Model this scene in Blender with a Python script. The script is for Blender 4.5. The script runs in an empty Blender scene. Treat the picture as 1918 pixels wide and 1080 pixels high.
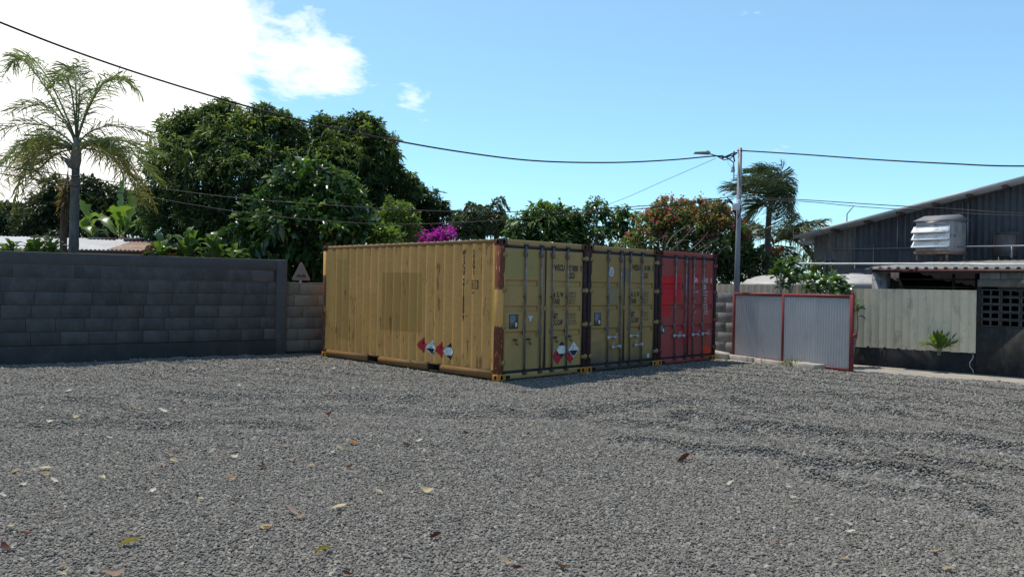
import bpy, bmesh, math, random
import numpy as np
from mathutils import Vector, Matrix

random.seed(7)
RNG = np.random.default_rng(7)
SC = bpy.context.scene
COL = SC.collection
R_ = math.radians

# ------------------------------------------------------------------ camera
F_PX, PW, PH = 1477.0, 1918.0, 1080.0
CAM_H, PITCH, ROLL = 1.7375, -0.00361, 0.01738
_f = Vector((0, math.cos(PITCH), math.sin(PITCH)))
_r = Vector((1, 0, 0))
_u = Vector((0, -math.sin(PITCH), math.cos(PITCH)))
CR = _r * math.cos(ROLL) + _u * math.sin(ROLL)
CU = -_r * math.sin(ROLL) + _u * math.cos(ROLL)
CP = Vector((0, 0, CAM_H))
cam_d = bpy.data.cameras.new('camera')
cam = bpy.data.objects.new('camera', cam_d)
COL.objects.link(cam)
M = Matrix.Identity(4)
for i in range(3):
    M[i][0], M[i][1], M[i][2], M[i][3] = CR[i], CU[i], -_f[i], CP[i]
cam.matrix_world = M
cam_d.sensor_width = 36.0
cam_d.lens = 36.0 * F_PX / PW
cam_d.clip_start = 0.05
cam_d.clip_end = 2000
SC.camera = cam

# ------------------------------------------------------------------ light
SUN_AZ, SUN_EL = R_(-46.2), R_(69)          # azimuth from +Y, positive to the right
SUN_DIR = Vector((math.sin(SUN_AZ) * math.cos(SUN_EL), math.cos(SUN_AZ) * math.cos(SUN_EL), math.sin(SUN_EL)))
sun_d = bpy.data.lights.new('sun', 'SUN')
sun_d.energy = 3.9
sun_d.angle = R_(0.5)
sun_d.color = (1.0, 0.93, 0.82)
sun = bpy.data.objects.new('sun', sun_d)
COL.objects.link(sun)
sun.rotation_euler = SUN_DIR.to_track_quat('Z', 'Y').to_euler()
sun.location = (0, 0, 30)

SC.view_settings.view_transform = 'Standard'
SC.view_settings.look = 'None'
SC.view_settings.exposure = 0.45
SC.view_settings.gamma = 1.0
SC.view_settings.use_curve_mapping = False
SC.cycles.use_denoising = True
SC.cycles.max_bounces = 6
SC.cycles.transparent_max_bounces = 8


def pix_dir(px, py):
    return _f + CR * ((px - PW / 2) / F_PX) - CU * ((py - PH / 2) / F_PX)


def gnd(px, py, z=0.0):
    d = pix_dir(px, py)
    return CP + d * ((z - CAM_H) / d.z)


def at(px, py, y):
    d = pix_dir(px, py)
    return CP + d * (y / d.y)


# ------------------------------------------------------------------ node helpers
class NT:
    def __init__(s, tree):
        s.t = tree
        s.n = tree.nodes
        s.l = tree.links

    def add(s, kind, **kw):
        nd = s.n.new(kind)
        for k, v in kw.items():
            setattr(nd, k, v)
        return nd

    def link(s, a, b):
        s.l.new(a, b)

    def put(s, sock, v):
        if isinstance(v, bpy.types.NodeSocket):
            s.l.new(v, sock)
        elif v is not None:
            sock.default_value = v

    def math(s, op, a, b=None, c=None, clamp=False):
        nd = s.add('ShaderNodeMath', operation=op)
        nd.use_clamp = clamp
        s.put(nd.inputs[0], a)
        if b is not None:
            s.put(nd.inputs[1], b)
        if c is not None:
            s.put(nd.inputs[2], c)
        return nd.outputs[0]

    def vmath(s, op, a, b=None):
        nd = s.add('ShaderNodeVectorMath', operation=op)
        s.put(nd.inputs[0], a)
        if b is not None:
            s.put(nd.inputs[1], b)
        return nd.outputs['Value'] if op in ('DOT_PRODUCT', 'LENGTH') else nd.outputs[0]

    def noise(s, vec, scale=5.0, detail=4.0, rough=0.55, dist=0.0):
        nd = s.add('ShaderNodeTexNoise')
        if vec is not None:
            s.put(nd.inputs['Vector'], vec)
        nd.inputs['Scale'].default_value = scale
        nd.inputs['Detail'].default_value = detail
        nd.inputs['Roughness'].default_value = rough
        nd.inputs['Distortion'].default_value = dist
        return nd.outputs['Fac']

    def voro(s, vec, scale=5.0, feature='F1', out='Distance'):
        nd = s.add('ShaderNodeTexVoronoi', feature=feature)
        if vec is not None:
            s.put(nd.inputs['Vector'], vec)
        nd.inputs['Scale'].default_value = scale
        return nd.outputs[out]

    def ramp(s, fac, stops):
        nd = s.add('ShaderNodeValToRGB')
        el = nd.color_ramp.elements
        while len(el) > 1:
            el.remove(el[-1])
        el[0].position = stops[0][0]
        el[0].color = (*stops[0][1], 1) if not isinstance(stops[0][1], (int, float)) else (stops[0][1],) * 3 + (1,)
        for p, c in stops[1:]:
            e = el.new(p)
            e.color = (*c, 1) if not isinstance(c, (int, float)) else (c,) * 3 + (1,)
        s.put(nd.inputs[0], fac)
        return nd.outputs[0]

    def mix(s, fac, a, b, mode='MIX'):
        nd = s.add('ShaderNodeMix', data_type='RGBA', blend_type=mode)
        nd.clamp_factor = True
        s.put(nd.inputs[0], fac)
        s.put(nd.inputs[6], (*a, 1) if isinstance(a, tuple) and len(a) == 3 else a)
        s.put(nd.inputs[7], (*b, 1) if isinstance(b, tuple) and len(b) == 3 else b)
        return nd.outputs[2]

    def mapping(s, vec, scale=(1, 1, 1), loc=(0, 0, 0), rot=(0, 0, 0)):
        nd = s.add('ShaderNodeMapping')
        s.put(nd.inputs['Vector'], vec)
        nd.inputs['Scale'].default_value = scale
        nd.inputs['Location'].default_value = loc
        nd.inputs['Rotation'].default_value = rot
        return nd.outputs[0]

    def sep(s, vec):
        nd = s.add('ShaderNodeSeparateXYZ')
        s.put(nd.inputs[0], vec)
        return nd.outputs

    def bump(s, h, strength=0.4, dist=0.01, normal=None):
        nd = s.add('ShaderNodeBump')
        nd.inputs['Strength'].default_value = strength
        nd.inputs['Distance'].default_value = dist
        s.put(nd.inputs['Height'], h)
        if normal is not None:
            s.put(nd.inputs['Normal'], normal)
        return nd.outputs[0]


def new_mat(name):
    m = bpy.data.materials.new(name)
    m.use_nodes = True
    t = NT(m.node_tree)
    bs = t.n['Principled BSDF']
    return m, t, bs


def obj_co(t):
    return t.add('ShaderNodeTexCoord').outputs['Object']


def pmat(name, col, rough=0.75, var=0.25, scale=3.0, dirt=None, dirt_amt=0.4, bump=0.15, bscale=60.0, metal=0.0,
         rand=0.0, bdist=0.004, spec=0.3):
    """plain surface: mottled colour, optional second (dirt) colour in patches, fine relief"""
    m, t, bs = new_mat(name)
    co = obj_co(t)
    if rand > 0:                                  # every piece its own patch of the pattern
        sh = t.add('ShaderNodeVectorMath', operation='SCALE')
        sh.inputs[0].default_value = (37.0, 91.0, 53.0)
        t.put(sh.inputs['Scale'], t.add('ShaderNodeObjectInfo').outputs['Random'])
        co = t.vmath('ADD', co, sh.outputs[0])
    n1 = t.noise(co, scale, 6, 0.62)
    n2 = t.noise(co, scale * 6.3, 4, 0.6)
    f = t.math('ADD', t.math('MULTIPLY', n1, 0.65), t.math('MULTIPLY', n2, 0.35))
    lo = tuple(c * (1 - var) for c in col)
    hi = tuple(min(1, c * (1 + var)) for c in col)
    c = t.ramp(f, [(0.3, lo), (0.7, hi)])
    if dirt is not None:
        dm = t.ramp(t.noise(t.mapping(co, (1, 1, 0.5), (3.1, 1.7, 0.4)), scale * 1.3, 7, 0.68), [(0.62 - dirt_amt * 0.4, 0.0), (0.75 - dirt_amt * 0.25, 1.0)])
        c = t.mix(dm, c, dirt)
    if rand > 0:
        oi = t.add('ShaderNodeObjectInfo').outputs['Random']
        v = t.math('MULTIPLY_ADD', oi, 2 * rand, 1 - rand)
        hsv = t.add('ShaderNodeHueSaturation')
        t.put(hsv.inputs['Value'], v)
        t.put(hsv.inputs['Color'], c)
        c = hsv.outputs[0]
    t.put(bs.inputs['Base Color'], c)
    bs.inputs['Roughness'].default_value = rough
    bs.inputs['Metallic'].default_value = metal
    bs.inputs['Specular IOR Level'].default_value = spec
    if bump > 0:
        t.put(bs.inputs['Normal'], t.bump(t.noise(co, bscale, 5, 0.6), bump, bdist))
    return m


def leaf_mat(name, cols, trans=0.35, rough=0.45, spec=0.4, tcol=None, flower=False):
    """leaf or petal: colour differs from leaf to leaf, part of the light passes through"""
    m, t, bs = new_mat(name)
    rnd = t.add('ShaderNodeNewGeometry').outputs['Random Per Island']
    st = [(i / max(1, len(cols) - 1), c) for i, c in enumerate(cols)]
    c = t.ramp(rnd, st)
    co = t.add('ShaderNodeTexCoord').outputs['Object']
    big = t.noise(co, 0.9, 2, 0.5)
    hsv = t.add('ShaderNodeHueSaturation')
    t.put(hsv.inputs['Color'], c)
    t.put(hsv.inputs['Value'], t.math('MULTIPLY_ADD', big, 0.9, 0.55))
    c = hsv.outputs[0]
    t.put(bs.inputs['Base Color'], c)
    bs.inputs['Roughness'].default_value = rough
    bs.inputs['Specular IOR Level'].default_value = spec
    tr = t.add('ShaderNodeBsdfTranslucent')
    if tcol is None:
        tcol = (1.5, 1.55, 0.5) if not flower else (1.3, 1.2, 1.3)
    mul = t.mix(1.0, c, (*[min(1, k) for k in tcol], 1), 'MULTIPLY')
    br = t.add('ShaderNodeVectorMath', operation='SCALE')
    t.put(br.inputs[0], mul)
    br.inputs['Scale'].default_value = max(tcol)
    t.put(tr.inputs[0], br.outputs[0])
    mx = t.add('ShaderNodeMixShader')
    mx.inputs[0].default_value = trans
    t.link(bs.outputs[0], mx.inputs[1])
    t.link(tr.outputs[0], mx.inputs[2])
    out = t.n['Material Output']
    t.link(mx.outputs[0], out.inputs[0])
    return m


# ------------------------------------------------------------------ world: Nishita sky with procedural clouds
world = bpy.data.worlds.new('World')
SC.world = world
world.use_nodes = True
wt = NT(world.node_tree)
wt.n.clear()
sky = wt.add('ShaderNodeTexSky', sky_type='NISHITA')
sky.sun_disc = False
sky.sun_elevation = SUN_EL
sky.sun_rotation = SUN_AZ
sky.altitude = 0
sky.air_density = 1.0
sky.dust_density = 0.3
sky.ozone_density = 1.6
bg = wt.add('ShaderNodeBackground')
hsv = wt.add('ShaderNodeHueSaturation')
hsv.inputs['Saturation'].default_value = 1.0
wt.link(sky.outputs[0], hsv.inputs['Color'])
bg.inputs['Strength'].default_value = 0.145
gen = wt.add('ShaderNodeTexCoord').outputs['Generated']
dirn = wt.vmath('NORMALIZE', gen)
sx, sy, sz = wt.sep(dirn)
low = wt.ramp(wt.math('MAXIMUM', sz, 0.0), [(0.0, (0.56, 0.82, 1.0)), (0.14, (0.66, 0.90, 1.0)), (0.35, (0.86, 1.0, 0.93)), (1.0, (0.90, 1.0, 0.95))])
wt.link(wt.mix(1.0, hsv.outputs[0], low, 'MULTIPLY'), bg.inputs['Color'])
den = wt.math('ADD', wt.math('MAXIMUM', sz, 0.0), 0.22)
comb = wt.add('ShaderNodeCombineXYZ')
wt.link(wt.math('DIVIDE', sx, den), comb.inputs[0])
wt.link(wt.math('DIVIDE', sy, den), comb.inputs[1])
cpos = comb.outputs[0]
n_warp = wt.noise(wt.mapping(cpos, (1, 1, 1), (8.0, 3.0, 1.0)), 2.2, 3, 0.5)
n_big = wt.noise(wt.mapping(cpos, (1, 1, 1), (1.3, 0.4, 2.0)), 2.3, 10, 0.66, 0.25)
n_fine = wt.noise(wt.mapping(cpos, (1, 1.0, 1), (4.0, 2.2, 7.0)), 9.0, 7, 0.62, 0.3)


def blob_term(px, py, deg0, deg1):
    c = pix_dir(px, py).normalized()
    dt = wt.vmath('DOT_PRODUCT', dirn, tuple(c))
    mr = wt.add('ShaderNodeMapRange')
    mr.interpolation_type = 'SMOOTHSTEP'
    wt.put(mr.inputs['Value'], dt)
    mr.inputs['From Min'].default_value = math.cos(R_(deg1))
    mr.inputs['From Max'].default_value = math.cos(R_(deg0))
    return mr.outputs[0]


b1 = blob_term(-60, 20, 4.0, 20.0)
b5 = blob_term(-650, -60, 10.0, 30.0)
b2 = blob_term(590, 120, 0.3, 4.2)
b3 = blob_term(300, 85, 1.0, 9.0)
b4 = blob_term(800, 196, 0.0, 2.6)
cov = wt.math('ADD', wt.math('MULTIPLY', b1, 0.56), wt.math('ADD', wt.math('MULTIPLY', b2, 0.24), wt.math('MULTIPLY', b3, 0.205)))
cov = wt.math('ADD', cov, wt.math('MULTIPLY', b4, 0.13))
cov = wt.math('ADD', cov, wt.math('MULTIPLY', b5, 0.45))
dens = wt.math('ADD', wt.math('ADD', wt.math('MULTIPLY', n_big, 1.15), wt.math('MULTIPLY', n_fine, 0.60)), cov)
dens = wt.math('ADD', dens, wt.math('MULTIPLY', wt.math('MINIMUM', sz, 0.0), 8.0))
mask = wt.ramp(wt.math('SUBTRACT', dens, 0.575), [(0.50, 0.0), (0.62, 0.40), (0.76, 0.85), (0.98, 1.0)])
cbg = wt.add('ShaderNodeBackground')
cbg.inputs['Color'].default_value = (1.0, 0.985, 0.96, 1)
# cloud seen against the sun is brighter the nearer it lies to the sun (forward scattering)
toward = wt.math('MAXIMUM', wt.vmath('DOT_PRODUCT', dirn, tuple(SUN_DIR)), 0.0)
wt.link(wt.math('MULTIPLY_ADD', wt.math('POWER', toward, 14.0), 3.5, 1.05), cbg.inputs['Strength'])
wm = wt.add('ShaderNodeMixShader')
wt.link(mask, wm.inputs[0])
wt.link(bg.outputs[0], wm.inputs[1])
wt.link(cbg.outputs[0], wm.inputs[2])
wo = wt.add('ShaderNodeOutputWorld')
wt.link(wm.outputs[0], wo.inputs[0])

# ------------------------------------------------------------------ object helpers


def tag(o, label=None, cat=None, group=None, kind=None):
    if label:
        o['label'] = label
    if cat:
        o['category'] = cat
    if group:
        o['group'] = group
    if kind:
        o['kind'] = kind
    return o


def link(name, data, parent=None):
    o = bpy.data.objects.new(name, data)
    COL.objects.link(o)
    if parent is not None:
        o.parent = parent
    return o


def thing(name, label, cat, loc=(0, 0, 0), rz=0.0, group=None):
    o = link(name, None)
    o.empty_display_size = 0.2
    o.location = loc
    o.rotation_euler = (0, 0, rz)
    return tag(o, label, cat, group)


def np_mesh(name, verts, faces_flat, counts, mats, midx=None, smooth=False):
    me = bpy.data.meshes.new(name)
    verts = np.asarray(verts, dtype=np.float32).reshape(-1, 3)
    faces_flat = np.asarray(faces_flat, dtype=np.int32).ravel()
    counts = np.asarray(counts, dtype=np.int32)
    me.vertices.add(len(verts))
    me.vertices.foreach_set('co', verts.ravel())
    me.loops.add(len(faces_flat))
    me.loops.foreach_set('vertex_index', faces_flat)
    me.polygons.add(len(counts))
    starts = np.concatenate([[0], np.cumsum(counts)[:-1]]).astype(np.int32)
    me.polygons.foreach_set('loop_start', starts)
    if midx is not None:
        me.polygons.foreach_set('material_index', np.asarray(midx, dtype=np.int32))
    if smooth:
        me.polygons.foreach_set('use_smooth', np.ones(len(counts), dtype=bool))
    for m in (mats if isinstance(mats, (list, tuple)) else [mats]):
        me.materials.append(m)
    me.update(calc_edges=True)
    me.validate()
    return me


class MB:
    """collects boxes, bars, tubes and polygons for one mesh"""

    def __init__(s):
        s.v, s.f, s.m = [], [], []

    def poly(s, pts, mi=0):
        b = len(s.v)
        s.v += [tuple(p) for p in pts]
        s.f.append(list(range(b, b + len(pts))))
        s.m.append(mi)
        return s

    def raw(s, vs, fs, mi=0):
        b = len(s.v)
        s.v += [tuple(p) for p in vs]
        for f in fs:
            s.f.append([i + b for i in f])
            s.m.append(mi)
        return s

    def box(s, x0, x1, y0, y1, z0, z1, mi=0, mat=None, c=0.0):
        """box, with its edges chamfered by c when c > 0"""
        if c <= 0:
            vs = [(x, y, z) for x in (x0, x1) for y in (y0, y1) for z in (z0, z1)]
            fs = [(0, 1, 3, 2), (4, 6, 7, 5), (0, 4, 5, 1), (2, 3, 7, 6), (0, 2, 6, 4), (1, 5, 7, 3)]
        else:
            bm = bmesh.new()
            bmesh.ops.create_cube(bm, size=1.0)
            for v in bm.verts:
                v.co = ((x0 + x1) / 2 + v.co.x * (x1 - x0), (y0 + y1) / 2 + v.co.y * (y1 - y0), (z0 + z1) / 2 + v.co.z * (z1 - z0))
            bmesh.ops.bevel(bm, geom=list(bm.edges), offset=c, segments=1, affect='EDGES')
            bm.verts.index_update()
            vs = [tuple(v.co) for v in bm.verts]
            fs = [[v.index for v in f.verts] for f in bm.faces]
            bm.free()
        if mat is not None:
            vs = [tuple(mat @ Vector(v)) for v in vs]
        return s.raw(vs, fs, mi)

    def tube(s, pts, r, n=8, mi=0, cap=True):
        """tube along points; r a number or one per point"""
        pts = [Vector(p) for p in pts]
        rs = r if isinstance(r, (list, tuple)) else [r] * len(pts)
        b = len(s.v)
        prev = None
        for i, p in enumerate(pts):
            if i == 0:
                d = pts[1] - pts[0]
            elif i == len(pts) - 1:
                d = pts[-1] - pts[-2]
            else:
                d = pts[i + 1] - pts[i - 1]
            d.normalize()
            if prev is None:
                a = d.cross(Vector((0, 0, 1)))
                if a.length < 0.05:
                    a = d.cross(Vector((1, 0, 0)))
            else:
                a = prev - d * prev.dot(d)
            a.normalize()
            prev = a
            c = d.cross(a)
            for k in range(n):
                w = 2 * math.pi * k / n
                s.v.append(tuple(p + (a * math.cos(w) + c * math.sin(w)) * rs[i]))
        for i in range(len(pts) - 1):
            for k in range(n):
                k2 = (k + 1) % n
                s.f.append([b + i * n + k, b + i * n + k2, b + (i + 1) * n + k2, b + (i + 1) * n + k])
                s.m.append(mi)
        if cap:
            s.f.append([b + k for k in range(n)][::-1])
            s.m.append(mi)
            e = b + (len(pts) - 1) * n
            s.f.append([e + k for k in range(n)])
            s.m.append(mi)
        return s

    def lathe(s, prof, n=24, cx=0, cy=0, mi=0):
        b = len(s.v)
        for (r, z) in prof:
            for k in range(n):
                w = 2 * math.pi * k / n
                s.v.append((cx + r * math.cos(w), cy + r * math.sin(w), z))
        for i in range(len(prof) - 1):
            for k in range(n):
                k2 = (k + 1) % n
                s.f.append([b + i * n + k, b + i * n + k2, b + (i + 1) * n + k2, b + (i + 1) * n + k])
                s.m.append(mi)
        return s

    def strip(s, prof, a0, a1, fn, mi=0):
        """sheet: profile points (u, w) swept from a0 to a1; fn(u, w, a) gives the point"""
        b = len(s.v)
        for (u, w) in prof:
            s.v.append(tuple(fn(u, w, a0)))
            s.v.append(tuple(fn(u, w, a1)))
        for i in range(len(prof) - 1):
            s.f.append([b + 2 * i, b + 2 * i + 2, b + 2 * i + 3, b + 2 * i + 1])
            s.m.append(mi)
        return s

    def mesh(s, name, mats, smooth=False):
        flat = [i for f in s.f for i in f]
        return np_mesh(name, s.v, flat, [len(f) for f in s.f], mats, s.m, smooth)

    def build(s, name, mats, parent=None, smooth=False):
        return link(name, s.mesh(name, mats, smooth), parent)


_text_cache = {}


def text_polys(txt, size, sx=1.0, bold=0.0):
    """built-in font as flat polygons, baseline at 0, left at 0"""
    key = (txt, size, sx, bold)
    if key in _text_cache:
        return _text_cache[key]
    cu = bpy.data.curves.new('t', 'FONT')
    cu.body = txt
    cu.size = size
    cu.offset = bold
    cu.resolution_u = 2
    cu.fill_mode = 'FRONT'
    ob = bpy.data.objects.new('t', cu)
    COL.objects.link(ob)
    bpy.context.view_layer.update()
    me = bpy.data.meshes.new_from_object(ob.evaluated_get(bpy.context.evaluated_depsgraph_get()))
    vs = [(v.co.x * sx, v.co.y) for v in me.vertices]
    fs = [list(p.vertices) for p in me.polygons]
    bpy.data.objects.remove(ob)
    bpy.data.curves.remove(cu)
    bpy.data.meshes.remove(me)
    _text_cache[key] = (vs, fs)
    return vs, fs

# ------------------------------------------------------------------ frames of the place
TH = 2.3479
UV = Vector((math.cos(TH), math.sin(TH)))          # along the containers, away from the camera
VV = Vector((math.sin(TH), -math.cos(TH)))         # along their doors, to the right
CO = Vector((-0.216, 14.27))                       # near bottom corner of the first container
C_L, C_W, C_H, C_GAP = 6.058, 2.438, 2.591, 0.032
C_RZ = math.atan2(VV.y, VV.x)

S0 = Vector((8.6, 19.8))                           # street frame: s along the fence line, q behind it
ST = Vector((0.735, -0.678)).normalized()
SN = Vector((-ST.y, ST.x))
S_RZ = math.atan2(ST.y, ST.x)
ROAD_Z = -0.1

WA = Vector((-10.196, 15.74))                      # left block wall: start of its face and direction
WD = Vector((0.826, 0.564)).normalized()
WN = Vector((-WD.y, WD.x))
W_RZ = math.atan2(WD.y, WD.x)


def sf(s, q, z=0.0):
    p = S0 + ST * s + SN * q
    return Vector((p.x, p.y, z))


# ------------------------------------------------------------------ ground heights
def _px_line(pts, ox=960, oy=720, k=0.5):
    out = []
    for (a, b) in pts:
        g = gnd(ox + a * k, oy + b * k, -0.02)
        out.append((g.x, g.y))
    return out


RIDGES = [
    (_px_line([(150, 103), (240, 95), (420, 78), (600, 62), (760, 60), (920, 68)]), 0.16, 0.035),
    (_px_line([(600, 126), (700, 120), (820, 150), (960, 162), (1150, 188), (1500, 196), (1918, 246)]), 0.15, 0.05),
    (_px_line([(330, 140), (560, 156), (700, 176), (900, 182)]), 0.13, 0.035),
    (_px_line([(400, 212), (520, 217), (650, 240), (840, 252), (1000, 262)]), 0.12, 0.03),
    (_px_line([(1070, 292), (1250, 305), (1430, 327), (1600, 352), (1760, 384)]), 0.13, 0.05),
    (_px_line([(1130, 345), (1340, 388), (1540, 412), (1730, 462)]), 0.13, 0.05),
    (_px_line([(780, 30), (1100, 38), (1500, 55), (1918, 76)]), 0.22, 0.035),
    (_px_line([(900, 98), (1150, 92), (1500, 112), (1918, 140)]), 0.18, 0.03),
    (_px_line([(1180, 225), (1500, 285), (1918, 330)]), 0.14, 0.035),
    (_px_line([(120, 60), (350, 66), (560, 110)], 0, 720, 0.5), 0.18, 0.02),
    (_px_line([(150, 150), (420, 140), (560, 160), (760, 150), (1100, 160)], 0, 720, 0.5), 0.16, 0.028),
    (_px_line([(600, 30), (900, 45), (1200, 40), (1600, 52)], 0, 720, 0.5), 0.2, 0.03),
    (_px_line([(900, 95), (1300, 80), (1700, 110), (2100, 100)], 0, 720, 0.5), 0.2, 0.03),
]


def vnoise(x, y, sc, seed):
    """smooth value noise on arrays"""
    g = np.random.default_rng(seed).random((64, 64))
    u, v = x * sc + 1000.0, y * sc + 1000.0
    iu, iv = np.floor(u).astype(int), np.floor(v).astype(int)
    fu, fv = u - iu, v - iv
    fu, fv = fu * fu * (3 - 2 * fu), fv * fv * (3 - 2 * fv)
    a, b = g[iu % 64, iv % 64], g[(iu + 1) % 64, iv % 64]
    c, d = g[iu % 64, (iv + 1) % 64], g[(iu + 1) % 64, (iv + 1) % 64]
    return (a * (1 - fu) + b * fu) * (1 - fv) + (c * (1 - fu) + d * fu) * fv


def seg_dist(x, y, line):
    best = np.full(x.shape, 1e9)
    for (ax, ay), (bx, by) in zip(line[:-1], line[1:]):
        dx, dy = bx - ax, by - ay
        t = np.clip(((x - ax) * dx + (y - ay) * dy) / (dx * dx + dy * dy + 1e-9), 0, 1)
        best = np.minimum(best, np.hypot(x - ax - t * dx, y - ay - t * dy))
    return best


def sstep(a, b, v):
    t = np.clip((v - a) / (b - a), 0, 1)
    return t * t * (3 - 2 * t)


def ground_h(x, y):
    x, y = np.asarray(x, float), np.asarray(y, float)
    q = (x - S0.x) * SN.x + (y - S0.y) * SN.y
    z = -0.025 - 0.075 * sstep(-3.4, -1.2, q)
    near = 1 - sstep(-3.0, -2.3, q)
    lo = (vnoise(x, y, 0.45, 1) - 0.5) * 0.05 + (vnoise(x, y, 1.3, 2) - 0.5) * 0.022
    # keep the bed level beneath the containers
    rx, ry = x - CO.x, y - CO.y
    la, lb = rx * UV.x + ry * UV.y, rx * VV.x + ry * VV.y
    inside = sstep(-0.9, -0.1, la) * sstep(-0.6, 0.0, lb) * (1 - sstep(7.4, 8.0, lb))
    z = z + lo * near * (1 - inside)
    wob = vnoise(x, y, 2.6, 3)
    for line, w, a in RIDGES:
        d = seg_dist(x, y, line)
        z = z + near * 2.1 * a * (np.exp(-(d / w) ** 2) - 0.45 * np.exp(-((d - 2.0 * w) / w) ** 2)) * (0.35 + 0.9 * wob)
    # faint swept bands left by turning wheels on the right half of the yard
    rr = np.hypot(x + 3.2, y - 5.0)
    band = np.sin(rr * 2 * math.pi / 0.62 + 2.2 * vnoise(x, y, 0.5, 8)) * np.sin(rr * 2 * math.pi / 1.9 + 1.0)
    z = z + near * (1 - inside) * 0.042 * np.clip(band, 0, 1) * sstep(0.3, 2.5, x) * sstep(6.4, 8.4, rr) * (0.3 + 1.1 * vnoise(x, y, 0.9, 9))
    r2 = np.hypot(x - 2.0, y - 26.0)
    band2 = np.sin(r2 * 2 * math.pi / 0.8 + 3.0 * vnoise(x, y, 0.4, 12))
    z = z + near * (1 - inside) * 0.024 * np.clip(band2, 0, 1) * (1 - sstep(-1.0, 1.5, x)) * sstep(9.0, 11.0, r2) * (1 - sstep(17.5, 19.0, r2)) * vnoise(x, y, 0.8, 13) * 1.5
    return z


def gz(x, y):
    return float(ground_h(np.array([x]), np.array([y]))[0])


# ------------------------------------------------------------------ ground sheet
def ground_material():
    m, t, bs = new_mat('gravel_bed')
    co = obj_co(t)
    v = t.voro(co, 38.0)
    cells = t.add('ShaderNodeTexVoronoi')
    t.put(cells.inputs['Vector'], co)
    cells.inputs['Scale'].default_value = 38.0
    r = t.sep(cells.outputs['Color'])[0]
    c = t.ramp(r, [(0.0, (0.05, 0.05, 0.052)), (0.6, (0.13, 0.13, 0.13)), (1.0, (0.25, 0.245, 0.235))])
    big = t.noise(co, 0.6, 4, 0.6)
    c = t.mix(t.ramp(big, [(0.4, 0.0), (0.7, 0.45)]), c, (0.15, 0.14, 0.12))
    t.put(bs.inputs['Base Color'], c)
    bs.inputs['Roughness'].default_value = 0.9
    bs.inputs['Specular IOR Level'].default_value = 0.2
    h = t.math('SUBTRACT', 1.0, v)
    t.put(bs.inputs['Normal'], t.bump(h, 1.0, 0.02))
    return m


def axis(lo, hi, step, far):
    core = np.arange(lo, hi + 1e-6, step)
    return np.concatenate([np.linspace(-far, lo - 2, 10), core, np.linspace(hi + 2, far, 10)])


gx = axis(-17, 19, 0.12, 420)
gy = axis(0, 25, 0.12, 420)
GX, GY = np.meshgrid(gx, gy)
GZ = ground_h(GX, GY)
nx, ny = len(gx), len(gy)
idx = np.arange(nx * ny).reshape(ny, nx)
quads = np.stack([idx[:-1, :-1], idx[:-1, 1:], idx[1:, 1:], idx[1:, :-1]], -1).reshape(-1, 4)
gme = np_mesh('gravel_ground', np.stack([GX, GY, GZ], -1).reshape(-1, 3), quads, np.full(len(quads), 4), ground_material(), smooth=True)
tag(link('gravel_ground', gme), kind='structure')

# road strip along the fence: worn pale concrete
m_road = pmat('road_concrete', (0.21, 0.20, 0.185), 0.85, 0.22, 1.4, dirt=(0.30, 0.27, 0.22), dirt_amt=0.55, bump=0.35, bscale=90)
mb = MB()
mb.raw([tuple(sf(s, q, ROAD_Z + 0.012)) for s, q in ((-9, -2.75), (16, -2.75), (16, 0.04), (-9, 0.04))], [(0, 1, 2, 3)])
tag(mb.build('road', m_road), kind='structure')

# ------------------------------------------------------------------ loose gravel (uncountable): stones instanced on points
def gravel_points():
    P = []
    for y0, y1, sp in ((3.0, 7.0, 0.0185), (7.0, 11.0, 0.0215), (11.0, 15.0, 0.0265), (15.0, 22.5, 0.034)):
        xm = 0.70 * y1 + 1.2
        xs = np.arange(-xm, xm, sp)
        ys = np.arange(y0, y1, sp)
        X, Y = np.meshgrid(xs, ys)
        X = X.ravel() + RNG.uniform(-0.6, 0.6, X.size) * sp
        Y = Y.ravel() + RNG.uniform(-0.6, 0.6, Y.size) * sp
        k = np.abs(X) < 0.70 * Y + 1.2
        X, Y = X[k], Y[k]
        q = (X - S0.x) * SN.x + (Y - S0.y) * SN.y
        s = (X - S0.x) * ST.x + (Y - S0.y) * ST.y
        w = (X - WA.x) * WN.x + (Y - WA.y) * WN.y
        a = (X - CO.x) * UV.x + (Y - CO.y) * UV.y
        b = (X - CO.x) * VV.x + (Y - CO.y) * VV.y
        edge = -2.15 + 0.18 * s + (vnoise(X, Y, 1.7, 11) - 0.5) * 0.7 + RNG.normal(0, 0.10, X.size)
        edge = np.where(s < 0, -2.0 + (vnoise(X, Y, 1.7, 11) - 0.5) * 0.4 + RNG.normal(0, 0.05, X.size), edge)
        keep = (q < edge) & (w < -0.01) & ~((a > 0.25) & (b > 0.25) & (b < 7.2))
        X, Y = X[keep], Y[keep]
        rad = sp * 0.58 * np.exp(RNG.normal(0, 0.24, X.size))
        P.append(np.stack([X, Y, rad], -1))
    return np.concatenate(P)


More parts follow.
